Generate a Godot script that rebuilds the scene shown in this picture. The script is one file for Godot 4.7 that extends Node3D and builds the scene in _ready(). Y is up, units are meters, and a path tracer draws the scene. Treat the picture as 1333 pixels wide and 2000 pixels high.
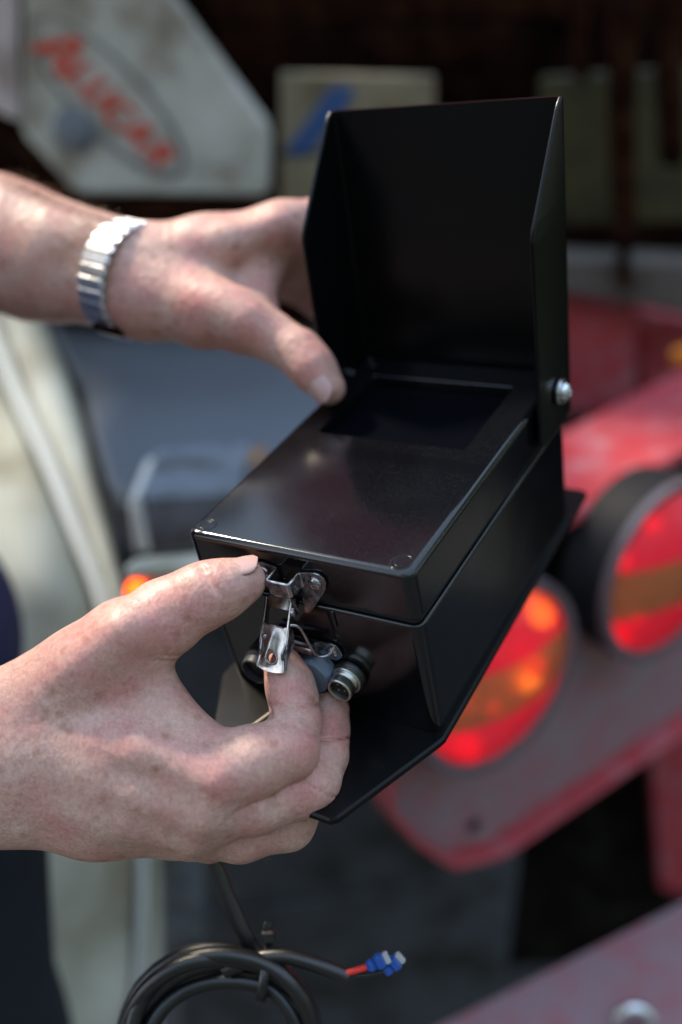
extends Node3D
# A black equipment box with an open hood, held by two hands in front of a parked truck.

const FOCAL := 1944.0                 # lens focal length in photo pixels (35 mm lens)
const EYE := Vector3(0.0, 1.35, 0.0)  # camera position
const PITCH := -28.0

var view := Basis(Vector3.RIGHT, deg_to_rad(PITCH))
var M := {}
var taken := {}
var box_frame: Transform3D
var rng := RandomNumberGenerator.new()

# ---------------------------------------------------------------- places
func at(px: float, py: float, depth: float) -> Vector3:
	return EYE + view * Vector3((px - 666.5) * depth / FOCAL, (1000.0 - py) * depth / FOCAL, -depth)

func on_plane(px: float, py: float, p: Vector3, n: Vector3) -> Vector3:
	var d := view * Vector3((px - 666.5) / FOCAL, (1000.0 - py) / FOCAL, -1.0)
	return EYE + d * ((p - EYE).dot(n) / d.dot(n))

# ---------------------------------------------------------------- mesh collector
class Shape:
	var pts := PackedVector3Array()
	var grp := PackedInt32Array()
	var next := 1
	var xf := Transform3D.IDENTITY
	func flush(t: PackedVector3Array, g: PackedInt32Array, closed := true) -> void:
		var vol := 0.0
		if closed:
			var o := t[0]
			for i in range(0, t.size(), 3):
				vol += (t[i] - o).dot((t[i + 1] - o).cross(t[i + 2] - o))
		if xf.basis.determinant() < 0:
			vol = -vol
		for i in range(0, t.size(), 3):
			pts.append(xf * t[i])
			if vol > 0.0:
				pts.append(xf * t[i + 2]); pts.append(xf * t[i + 1])
			else:
				pts.append(xf * t[i + 1]); pts.append(xf * t[i + 2])
			for k in 3: grp.append(g[i + k])
	func loft(rings: Array, cap0 := true, cap1 := true, around := true, split := PackedInt32Array(), wrap := false) -> void:
		var t := PackedVector3Array()
		var g := PackedInt32Array()
		var n: int = rings[0].size()
		var gi := next
		next += 1
		var bands := rings.size() if wrap else rings.size() - 1
		for r in bands:
			if split.has(r):
				gi = next
				next += 1
			var a: PackedVector3Array = rings[r]
			var b: PackedVector3Array = rings[(r + 1) % rings.size()]
			for i in (n if around else n - 1):
				var j := (i + 1) % n
				t.append_array([a[i], b[i], b[j], a[i], b[j], a[j]])
				for k in 6: g.append(gi)
		var caps := []
		if cap0 and not wrap: caps.append([rings[0], true])
		if cap1 and not wrap: caps.append([rings[-1], false])
		for c in caps:
			gi = next
			next += 1
			var ring: PackedVector3Array = c[0]
			var mid := Vector3.ZERO
			for p in ring: mid += p
			mid /= n
			for i in n:
				var j := (i + 1) % n
				if c[1]: t.append_array([mid, ring[i], ring[j]])
				else: t.append_array([mid, ring[j], ring[i]])
				for k in 3: g.append(gi)
		flush(t, g, around)
	func box(c: Vector3, s: Vector3, bevel := 0.0008, turn := Basis.IDENTITY) -> void:
		var h := s * 0.5
		var b: float = min(bevel, min(h.x, min(h.y, h.z)) * 0.6)
		var rings := []
		for lv in [[-h.y, b], [-h.y + b, 0.0], [h.y - b, 0.0], [h.y, b]]:
			var x: float = h.x - lv[1]
			var z: float = h.z - lv[1]
			var q := PackedVector3Array()
			for e in [[x, z - b], [x - b, z], [-x + b, z], [-x, z - b], [-x, -z + b], [-x + b, -z], [x - b, -z], [x, -z + b]]:
				q.append(c + turn * Vector3(e[0], lv[0], e[1]))
			rings.append(q)
		# flat faces: give each quad its own group
		var t := PackedVector3Array()
		var g := PackedInt32Array()
		for r in 3:
			for i in 8:
				var j := (i + 1) % 8
				t.append_array([rings[r][i], rings[r + 1][i], rings[r + 1][j], rings[r][i], rings[r + 1][j], rings[r][j]])
				for k in 6: g.append(next)
				next += 1
		for e in [[rings[0], true], [rings[3], false]]:
			for i in range(1, 7):
				if e[1]: t.append_array([e[0][0], e[0][i], e[0][i + 1]])
				else: t.append_array([e[0][0], e[0][i + 1], e[0][i]])
				for k in 3: g.append(next)
			next += 1
		flush(t, g)
	func tube(path: PackedVector3Array, r, sides := 12, capped := true, wrap := false) -> void:
		var rings := []
		var n := path.size()
		var up := Vector3.ZERO
		for i in n:
			var d: Vector3
			if wrap: d = (path[(i + 1) % n] - path[(i + n - 1) % n]).normalized()
			else: d = (path[min(i + 1, n - 1)] - path[max(i - 1, 0)]).normalized()
			if up == Vector3.ZERO:
				up = d.cross(Vector3(0.31, 0.22, 0.93)).normalized()
			up = (up - d * up.dot(d)).normalized()
			var sd := d.cross(up)
			var rr: float = r if r is float else r[i]
			var q := PackedVector3Array()
			for k in sides:
				var a := TAU * k / sides
				q.append(path[i] + (up * cos(a) + sd * sin(a)) * rr)
			rings.append(q)
		loft(rings, capped, capped, true, PackedInt32Array(), wrap)
	# profile: [radius, height] pairs round the axis
	func lathe(profile: Array, seg := 32, c := Vector3.ZERO, turn := Basis.IDENTITY, cap0 := true, cap1 := true) -> void:
		var rings := []
		var split := PackedInt32Array()
		for i in profile.size():
			var q := PackedVector3Array()
			for k in seg:
				var a := TAU * k / seg
				q.append(c + turn * Vector3(cos(a) * max(profile[i][0], 0.00001), profile[i][1], sin(a) * max(profile[i][0], 0.00001)))
			rings.append(q)
			if i > 0 and i < profile.size() - 1:
				var u := Vector2(profile[i][0] - profile[i - 1][0], profile[i][1] - profile[i - 1][1]).normalized()
				var v := Vector2(profile[i + 1][0] - profile[i][0], profile[i + 1][1] - profile[i][1]).normalized()
				if u.dot(v) < 0.8: split.append(i)
		loft(rings, cap0, cap1, true, split)
	# a flat outline given thickness along -normal, with a small bevel on both faces
	func slab(outline: PackedVector3Array, thick: float, bevel := 0.0006, normal := Vector3.ZERO) -> void:
		var n := outline.size()
		var nr := normal
		if nr == Vector3.ZERO:
			for i in n: nr += (outline[i] - outline[0]).cross(outline[(i + 1) % n] - outline[0])
			nr = nr.normalized()
		var mid := Vector3.ZERO
		for p in outline: mid += p
		mid /= n
		var inset := PackedVector3Array()
		var turn_sum := 0.0
		for i in n:
			turn_sum += (outline[i] - mid).cross(outline[(i + 1) % n] - mid).dot(nr)
		for i in n:
			var a := outline[(i + n - 1) % n]
			var b := outline[i]
			var c := outline[(i + 1) % n]
			var na := nr.cross((b - a).normalized()) * signf(turn_sum)
			var nb := nr.cross((c - b).normalized()) * signf(turn_sum)
			var m := (na + nb)
			m = m / max(0.3, 1.0 + na.dot(nb))
			inset.append(m * bevel)
		var front := PackedVector3Array(); var f1 := PackedVector3Array(); var b1 := PackedVector3Array(); var back := PackedVector3Array()
		for i in n:
			front.append(outline[i] + inset[i]); f1.append(outline[i] - nr * bevel)
			b1.append(outline[i] - nr * (thick - bevel)); back.append(outline[i] + inset[i] - nr * thick)
		var t := PackedVector3Array(); var g := PackedInt32Array()
		var rings := [front, f1, b1, back]
		for r in 3:
			for i in n:
				var j := (i + 1) % n
				t.append_array([rings[r][i], rings[r + 1][i], rings[r + 1][j], rings[r][i], rings[r + 1][j], rings[r][j]])
				for k in 6: g.append(next)
				next += 1
		var ex := (outline[1] - outline[0]).normalized()
		var ey := nr.cross(ex)
		var flat := PackedVector2Array()
		for p in front: flat.append(Vector2((p - mid).dot(ex), (p - mid).dot(ey)))
		var tri := Geometry2D.triangulate_polygon(flat)
		# orient the caps by the walls
		var wall_n := (f1[0] - front[0]).cross(f1[1] - front[0])
		var outward := -inset[0]
		var flip := wall_n.dot(outward) > 0.0
		for i in range(0, tri.size(), 3):
			var a := tri[i]; var b := tri[i + 1]; var c := tri[i + 2]
			var fn := (front[b] - front[a]).cross(front[c] - front[a]).dot(nr) > 0.0
			if fn != flip:
				var s := b
				b = c
				c = s
			t.append_array([front[a], front[b], front[c]])
			for k in 3: g.append(next)
			t.append_array([back[a], back[c], back[b]])
			for k in 3: g.append(next + 1)
		next += 2
		flush(t, g)
	func mesh() -> ArrayMesh:
		var st := SurfaceTool.new()
		st.begin(Mesh.PRIMITIVE_TRIANGLES)
		for i in pts.size():
			st.set_smooth_group(grp[i])
			st.add_vertex(pts[i])
		st.generate_normals()
		st.index()
		return st.commit()

func numbered(called: String) -> String:
	if not taken.has(called):
		taken[called] = 0
		return called
	taken[called] += 1
	return "%s_%03d" % [called, taken[called]]

func put(called: String, s, m: Material, parent: Node = null) -> MeshInstance3D:
	var o := MeshInstance3D.new()
	o.mesh = s.mesh() if s is Shape else s
	o.material_override = m
	if parent == null:
		o.name = numbered(called)
		add_child(o)
	else:
		o.name = called
		parent.add_child(o, true)
	return o

func tag(o: Node, label: String, category: String, group := "", kind := "") -> Node:
	if label: o.set_meta("label", label)
	if category: o.set_meta("category", category)
	if group: o.set_meta("group", group)
	if kind: o.set_meta("kind", kind)
	return o

func thing(called: String, label: String, category: String, xf := Transform3D.IDENTITY) -> Node3D:
	var o := Node3D.new()
	o.name = numbered(called)
	add_child(o)
	o.transform = xf
	return tag(o, label, category)

# rounded rectangle in the xz plane, with support points beside each arc
func rrect(x0: float, x1: float, z0: float, z1: float, r: float, y: float, seg := 6) -> PackedVector3Array:
	var q := PackedVector3Array()
	var e: float = min(0.0004, r * 0.3)
	for c in [[x1 - r, z1 - r, 0.0], [x0 + r, z1 - r, PI / 2], [x0 + r, z0 + r, PI], [x1 - r, z0 + r, PI * 1.5]]:
		var u := Vector2(cos(c[2]), sin(c[2]))
		var v := Vector2(-u.y, u.x)
		var o := Vector2(c[0], c[1])
		var s := o + u * r - v * e
		q.append(Vector3(s.x, y, s.y))
		for k in seg + 1:
			var a := PI / 2 * k / seg
			var p: Vector2 = o + (u * cos(a) + v * sin(a)) * r
			q.append(Vector3(p.x, y, p.y))
		s = o + v * r - u * e
		q.append(Vector3(s.x, y, s.y))
	return q

func smooth_path(ctrl: Array, steps := 8) -> PackedVector3Array:
	var out := PackedVector3Array()
	var n := ctrl.size()
	for i in n - 1:
		var p0: Vector3 = ctrl[max(i - 1, 0)]; var p1: Vector3 = ctrl[i]; var p2: Vector3 = ctrl[i + 1]; var p3: Vector3 = ctrl[min(i + 2, n - 1)]
		for k in steps:
			out.append(p1.cubic_interpolate(p2, p0, p3, float(k) / steps))
	out.append(ctrl[n - 1])
	return out

# ---------------------------------------------------------------- materials
func noise_tex(freq: float, seed_: int, stops: Array, size := 512, type := FastNoiseLite.TYPE_SIMPLEX_SMOOTH, octaves := 4, normal := false, strength := 4.0) -> NoiseTexture2D:
	var n := FastNoiseLite.new()
	n.noise_type = type
	n.frequency = freq
	n.seed = seed_
	n.fractal_octaves = octaves
	var t := NoiseTexture2D.new()
	t.width = size; t.height = size
	t.seamless = true
	t.noise = n
	if normal:
		t.as_normal_map = true
		t.bump_strength = strength
	else:
		var g := Gradient.new()
		var offs := PackedFloat32Array(); var cols := PackedColorArray()
		for s in stops:
			offs.append(s[0]); cols.append(s[1])
		g.offsets = offs; g.colors = cols
		t.color_ramp = g
	return t

func lin(r: float, g: float, b: float) -> Color:
	return Color(r, g, b).linear_to_srgb()

func mat(called: String, color: Color, rough := 0.5, metal := 0.0, tile := 0.0, albedo: Texture2D = null, rough_tex: Texture2D = null, normal: Texture2D = null, nscale := 0.5) -> StandardMaterial3D:
	var m := StandardMaterial3D.new()
	m.albedo_color = color
	m.roughness = rough
	m.metallic = metal
	if tile > 0.0:
		m.uv1_triplanar = true
		m.uv1_scale = Vector3.ONE / tile
	if albedo: m.albedo_texture = albedo
	if rough_tex: m.roughness_texture = rough_tex
	if normal:
		m.normal_enabled = true
		m.normal_texture = normal
		m.normal_scale = nscale
	M[called] = m
	return m

# ================================================================ scene
func _ready() -> void:
	rng.seed = 7
	# ---- camera
	var cam := Camera3D.new()
	cam.name = "camera"
	cam.fov = rad_to_deg(2.0 * atan(1000.0 / FOCAL))
	cam.near = 0.02
	cam.far = 200.0
	cam.transform = Transform3D(view, EYE)
	var lens := CameraAttributesPhysical.new()
	lens.frustum_focal_length = 35.0
	lens.frustum_focus_distance = 0.393
	lens.frustum_near = 0.02
	lens.frustum_far = 200.0
	lens.exposure_aperture = 2.7
	lens.exposure_multiplier = 1.0
	cam.attributes = lens
	add_child(cam)
	cam.fov = rad_to_deg(2.0 * atan(1000.0 / FOCAL))
	# ---- sky and sun
	var env := Environment.new()
	env.background_mode = Environment.BG_SKY
	var sky := Sky.new()
	var sm := ProceduralSkyMaterial.new()
	sm.sky_top_color = Color(0.53, 0.605, 0.70)
	sm.sky_horizon_color = Color(0.84, 0.85, 0.86)
	sm.sky_curve = 0.2
	sm.ground_bottom_color = Color(0.16, 0.155, 0.15)
	sm.ground_horizon_color = Color(0.45, 0.46, 0.46)
	sm.energy_multiplier = 1.0
	sky.sky_material = sm
	env.sky = sky
	env.background_energy_multiplier = 1.3
	env.tonemap_mode = Environment.TONE_MAPPER_LINEAR
	env.tonemap_exposure = 3.7
	env.sdfgi_enabled = true
	env.ssao_enabled = true
	env.ssil_enabled = true
	var we := WorldEnvironment.new()
	we.name = "world_environment"
	we.environment = env
	add_child(we)
	var sun := DirectionalLight3D.new()
	sun.name = "sun"
	sun.light_color = Color(1.0, 0.94, 0.84)
	sun.light_energy = 0.58
	sun.light_angular_distance = 7.0
	sun.shadow_enabled = true
	add_child(sun)
	sun.look_at_from_position(Vector3(-0.55, 0.70, -0.45), Vector3.ZERO, Vector3.UP)

	box_frame = Transform3D(view * Basis(Vector3(0.854907, -0.143758, 0.498465), Vector3(-0.181552, 0.817175, 0.54705), Vector3(-0.485976, -0.558174, 0.672509)), EYE + view * Vector3(-0.019611, -0.015737, -0.384103))
	make_materials()
	build_ground()
	build_truck()
	build_side_things()
	build_box()
	build_cable()
	build_person()
	build_watch()

func make_materials() -> void:
	var K := Color(0, 0, 0)
	var dust := noise_tex(0.30, 3, [[0.0, lin(0.003, 0.003, 0.004)], [0.85, lin(0.003, 0.003, 0.004)], [0.92, lin(0.09, 0.09, 0.095)]], 1024, FastNoiseLite.TYPE_SIMPLEX, 2)
	var smudge := noise_tex(0.006, 11, [[0.0, Color(0.72, 0.72, 0.72)], [0.45, Color(0.8, 0.8, 0.8)], [0.8, Color(1, 1, 1)]], 512, FastNoiseLite.TYPE_SIMPLEX_SMOOTH, 5)
	var fine := noise_tex(0.2, 5, [], 512, FastNoiseLite.TYPE_SIMPLEX, 3, true, 3.0)
	mat("abs", Color(1, 1, 1), 0.16, 0.0, 0.16, dust, smudge).metallic_specular = 0.5
	mat("window", lin(0.002, 0.0025, 0.004), 0.25).metallic_specular = 0.10
	mat("powder", lin(0.003, 0.003, 0.0034), 0.22, 0.0, 0.05, null, null, fine, 0.10).metallic_specular = 0.30
	mat("gasket", lin(0.006, 0.006, 0.006), 0.7)
	mat("rubber", lin(0.006, 0.006, 0.0065), 0.36, 0.0, 0.05, null, null, fine, 0.2).metallic_specular = 0.55
	mat("watch_steel", lin(0.60, 0.62, 0.66), 0.46, 1.0)
	var tarnish := noise_tex(0.018, 14, [[0.0, Color(0.42, 0.40, 0.40)], [0.45, Color(0.85, 0.84, 0.84)], [1.0, Color(1, 1, 1)]], 256, FastNoiseLite.TYPE_SIMPLEX_SMOOTH, 4)
	var brush := noise_tex(0.02, 9, [[0.0, Color(0.5, 0.5, 0.5)], [1.0, Color(1, 1, 1)]], 256)
	mat("steel", lin(0.50, 0.50, 0.52), 0.28, 1.0, 0.02, tarnish, brush)
	mat("zinc", lin(0.66, 0.68, 0.68), 0.33, 1.0, 0.02, null, brush)
	mat("nickel", lin(0.55, 0.53, 0.48), 0.32, 1.0)
	mat("gland", lin(0.17, 0.21, 0.26), 0.45)
	mat("blue_plastic", lin(0.012, 0.065, 0.28), 0.35)
	mat("clear_plastic", lin(0.34, 0.35, 0.35), 0.25)
	mat("red_wire", lin(0.65, 0.03, 0.02), 0.4)
	mat("straw", lin(0.62, 0.55, 0.42), 0.5)
	mat("dull_zinc", lin(0.16, 0.18, 0.20), 0.5, 0.3)
	# truck
	var grime := noise_tex(0.008, 21, [[0.0, Color(0.62, 0.58, 0.52)], [0.5, Color(0.92, 0.92, 0.9)], [1.0, Color(1, 1, 1)]], 512, FastNoiseLite.TYPE_SIMPLEX_SMOOTH, 5)
	mat("white_panel", lin(0.46, 0.455, 0.41), 0.5, 0.0, 0.4, grime)
	mat("lilac_panel", lin(0.60, 0.53, 0.55), 0.5, 0.0, 0.4, grime)
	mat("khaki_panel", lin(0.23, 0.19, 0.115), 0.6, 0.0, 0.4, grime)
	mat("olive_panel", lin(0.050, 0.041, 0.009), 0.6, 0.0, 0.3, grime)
	mat("logo_red", lin(0.52, 0.06, 0.035), 0.5)
	mat("logo_grey", lin(0.17, 0.175, 0.17), 0.5, 0.0, 0.1, grime)
	mat("tape_blue", lin(0.02, 0.07, 0.20), 0.5)
	var wood := noise_tex(0.01, 23, [[0.0, Color(0.3, 0.22, 0.18)], [0.5, Color(0.7, 0.6, 0.55)], [1.0, Color(1, 1, 1)]], 512, FastNoiseLite.TYPE_SIMPLEX_SMOOTH, 5)
	mat("rust_brown", lin(0.036, 0.015, 0.007), 0.8, 0.0, 0.3, wood).metallic_specular = 0.15
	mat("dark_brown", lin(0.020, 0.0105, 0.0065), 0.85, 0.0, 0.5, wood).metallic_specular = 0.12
	mat("shade_black", lin(0.018, 0.017, 0.016), 0.85, 0.0, 0.4, wood).metallic_specular = 0.25  # near-black colour standing in for deep shade on the truck
	var worn := noise_tex(0.011, 31, [[0.0, lin(0.42, 0.030, 0.038)], [0.40, lin(0.43, 0.055, 0.066)], [0.70, lin(0.42, 0.085, 0.100)], [0.92, lin(0.41, 0.19, 0.21)]], 512, FastNoiseLite.TYPE_SIMPLEX_SMOOTH, 5)
	mat("red_paint", Color(1, 1, 1), 0.48, 0.0, 0.28, worn)
	var dusty := noise_tex(0.012, 33, [[0.0, lin(0.33, 0.10, 0.11)], [0.28, lin(0.29, 0.145, 0.16)], [0.52, lin(0.265, 0.175, 0.19)], [1.0, lin(0.24, 0.20, 0.215)]], 512, FastNoiseLite.TYPE_SIMPLEX_SMOOTH, 5)
	mat("red_dusty", Color(1, 1, 1), 0.55, 0.0, 0.25, dusty)
	mat("strip_grey", lin(0.10, 0.085, 0.075), 0.6, 0.0, 0.3, grime)
	mat("lamp_black", lin(0.012, 0.012, 0.014), 0.62).metallic_specular = 0.3
	mat("lamp_rim", lin(0.05, 0.05, 0.06), 0.35)
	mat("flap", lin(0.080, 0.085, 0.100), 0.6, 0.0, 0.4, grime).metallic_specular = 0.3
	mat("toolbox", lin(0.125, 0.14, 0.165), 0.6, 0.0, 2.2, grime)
	mat("grey_block", lin(0.20, 0.23, 0.28), 0.5, 0.0, 0.2, grime)
	mat("cream", lin(0.64, 0.625, 0.53), 0.38, 0.0, 0.5, grime)
	mat("cream_lip", lin(0.70, 0.71, 0.66), 0.4)
	mat("leaf_dry", lin(0.32, 0.17, 0.07), 0.7)
	var asphalt := noise_tex(0.12, 41, [[0.0, Color(0.35, 0.35, 0.35)], [0.5, Color(0.7, 0.7, 0.7)], [1.0, Color(1, 1, 1)]], 512, FastNoiseLite.TYPE_SIMPLEX, 3)
	mat("asphalt", lin(0.15, 0.15, 0.148), 0.85, 0.0, 0.5, asphalt)
	mat("foliage", lin(0.07, 0.12, 0.025), 0.6)
	M.foliage.backlight_enabled = true
	M.foliage.backlight = Color(0.25, 0.35, 0.1)
	mat("bark", lin(0.06, 0.045, 0.03), 0.9)
	# cloth
	var weave := noise_tex(0.35, 51, [], 512, FastNoiseLite.TYPE_SIMPLEX, 2, true, 5.0)
	mat("shirt", lin(0.020, 0.024, 0.075), 0.85, 0.0, 0.04, null, null, weave, 0.6)
	var denim := noise_tex(0.25, 52, [[0.0, Color(0.5, 0.5, 0.5)], [1.0, Color(1, 1, 1)]], 512, FastNoiseLite.TYPE_SIMPLEX, 3)
	mat("jeans", lin(0.010, 0.022, 0.040), 0.9, 0.0, 0.05, denim, null, weave, 0.6)

func build_ground() -> void:
	var s := Shape.new()
	s.box(Vector3(0, -0.05, 0), Vector3(120, 0.1, 120), 0.01)
	var g := put("ground", s, M.asphalt)
	tag(g, "grey asphalt yard under the truck", "ground", "", "structure")

# ================================================================ the black box
func build_box() -> void:
	var b := thing("equipment_box", "glossy black plastic box with raised hood and open steel latch, held between two hands", "box", box_frame)
	var X := 0.0525
	# lid: a rounded shell with a sunk window opening in its top
	var s := Shape.new()
	var zb := -0.160
	var rings := []
	rings.append(rrect(-X + 0.002, X - 0.002, zb + 0.002, -0.002, 0.003, -0.0222))
	for e in [[0.0008, -0.0222], [0.0002, -0.0218], [0.0, -0.0210], [0.0, -0.0208], [0.0002, -0.0030], [0.0002, -0.0028]]:
		rings.append(rrect(-X + e[0], X - e[0], zb + e[0], -e[0], 0.0042, e[1]))
	for k in range(1, 9):
		var a := PI / 2 * k / 8.0
		var ins := 0.0002 + 0.0027 * (1.0 - cos(a))
		rings.append(rrect(-X + ins, X - ins, zb + ins, -ins, 0.0042 - ins * 0.8, -0.0028 + 0.0028 * sin(a)))
	rings.append(rrect(-X + 0.0034, X - 0.0034, zb + 0.0034, -0.0034, 0.0018, 0.0))
	var wx0 := -0.0376; var wx1 := 0.036; var wz0 := -0.141; var wz1 := -0.085
	rings.append(rrect(wx0 - 0.0009, wx1 + 0.0009, wz0 - 0.0009, wz1 + 0.0009, 0.0020, 0.0))
	for k in range(0, 4):
		var a := PI / 2 * k / 3.0
		var ins := 0.0006 * sin(a)
		rings.append(rrect(wx0 - 0.0006 + ins, wx1 + 0.0006 - ins, wz0 - 0.0006 + ins, wz1 + 0.0006 - ins, 0.0016, -0.0006 * (1.0 - cos(a))))
	rings.append(rrect(wx0, wx1, wz0, wz1, 0.0015, -0.0008))
	rings.append(rrect(wx0 + 0.0002, wx1 - 0.0002, wz0 + 0.0002, wz1 - 0.0002, 0.0014, -0.0060))
	s.loft(rings, true, true)
	var lid := put("lid", s, M.abs, b)
	s = Shape.new()
	s.box(Vector3((wx0 + wx1) / 2, -0.0055, (wz0 + wz1) / 2), Vector3(wx1 - wx0 - 0.0024, 0.0008, wz1 - wz0 - 0.0024), 0.0002)
	var win := put("display_window", s, M.window, lid)
	for p in [Vector3(0.0452, 0, -0.0065), Vector3(-0.0458, 0, -0.0065), Vector3(0.0452, 0, -0.1535), Vector3(-0.0458, 0, -0.1535)]:
		s = Shape.new()
		s.lathe([[0.0042, -0.0004], [0.0042, 0.00005], [0.0041, 0.00008], [0.0040, 0.00008], [0.0001, 0.00008]], 36, p)
		var pl := put("screw_plug", s, M.abs, lid)
		s = Shape.new()
		var arc := PackedVector3Array()
		for k in 14:
			var a := 0.6 + k * 0.33
			arc.append(p + Vector3(cos(a) * 0.0026, 0.0001, sin(a) * 0.0026))
		s.tube(arc, 0.0002, 6)
		put("moulded_mark", s, M.abs, pl)
		s = Shape.new()
		var rim := PackedVector3Array()
		for k in 40: rim.append(p + Vector3(cos(TAU * k / 40.0) * 0.0042, 0.00002, sin(TAU * k / 40.0) * 0.0042))
		s.tube(rim, 0.00022, 8, false, true)
		put("plug_rim", s, M.abs, pl)
	# gasket
	s = Shape.new()
	s.loft([rrect(-X + 0.0016, X - 0.0016, zb + 0.0016, -0.0016, 0.0032, -0.0225), rrect(-X + 0.0014, X - 0.0014, zb + 0.0014, -0.0014, 0.0032, -0.0235), rrect(-X + 0.0016, X - 0.0016, zb + 0.0016, -0.0016, 0.0032, -0.0246)])
	put("gasket", s, M.gasket, b)
	# body
	s = Shape.new()
	rings = [rrect(-X + 0.003, X - 0.003, zb + 0.003, -0.003, 0.003, -0.0249)]
	for e in [[0.0012, -0.0249], [0.0005, -0.0250], [0.0001, -0.0255], [0.0, -0.0262], [0.0, -0.0266], [0.0009, -0.0822], [0.0009, -0.0826]]:
		rings.append(rrect(-X + e[0], X - e[0], zb + e[0], -e[0], 0.0045, e[1]))
	s.loft(rings)
	var body := put("body", s, M.abs, b)
	# moulded rib under the lid edge
	s = Shape.new()
	s.box(Vector3(0.0135, -0.030, 0.0002), Vector3(0.0012, 0.0085, 0.0012), 0.0003)
	put("rib", s, M.abs, body)
	# mounting plate
	s = Shape.new()
	var o := PackedVector3Array()
	for e in [[0.0515, -0.184], [0.0535, -0.182], [0.0542, 0.0], [0.0532, 0.003], [0.0325, 0.0508], [0.030, 0.0528], [-0.030, 0.0528], [-0.0325, 0.0508], [-0.0580, 0.0015], [-0.0590, -0.002], [-0.0535, -0.182], [-0.0515, -0.184]]:
		o.append(Vector3(e[0], -0.0828, e[1]))
	s.slab(o, 0.004, 0.0009, Vector3.UP)
	put("mounting_plate", s, M.powder, b)
	build_hood(b)
	build_latch(b)
	build_sockets(b)

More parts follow.
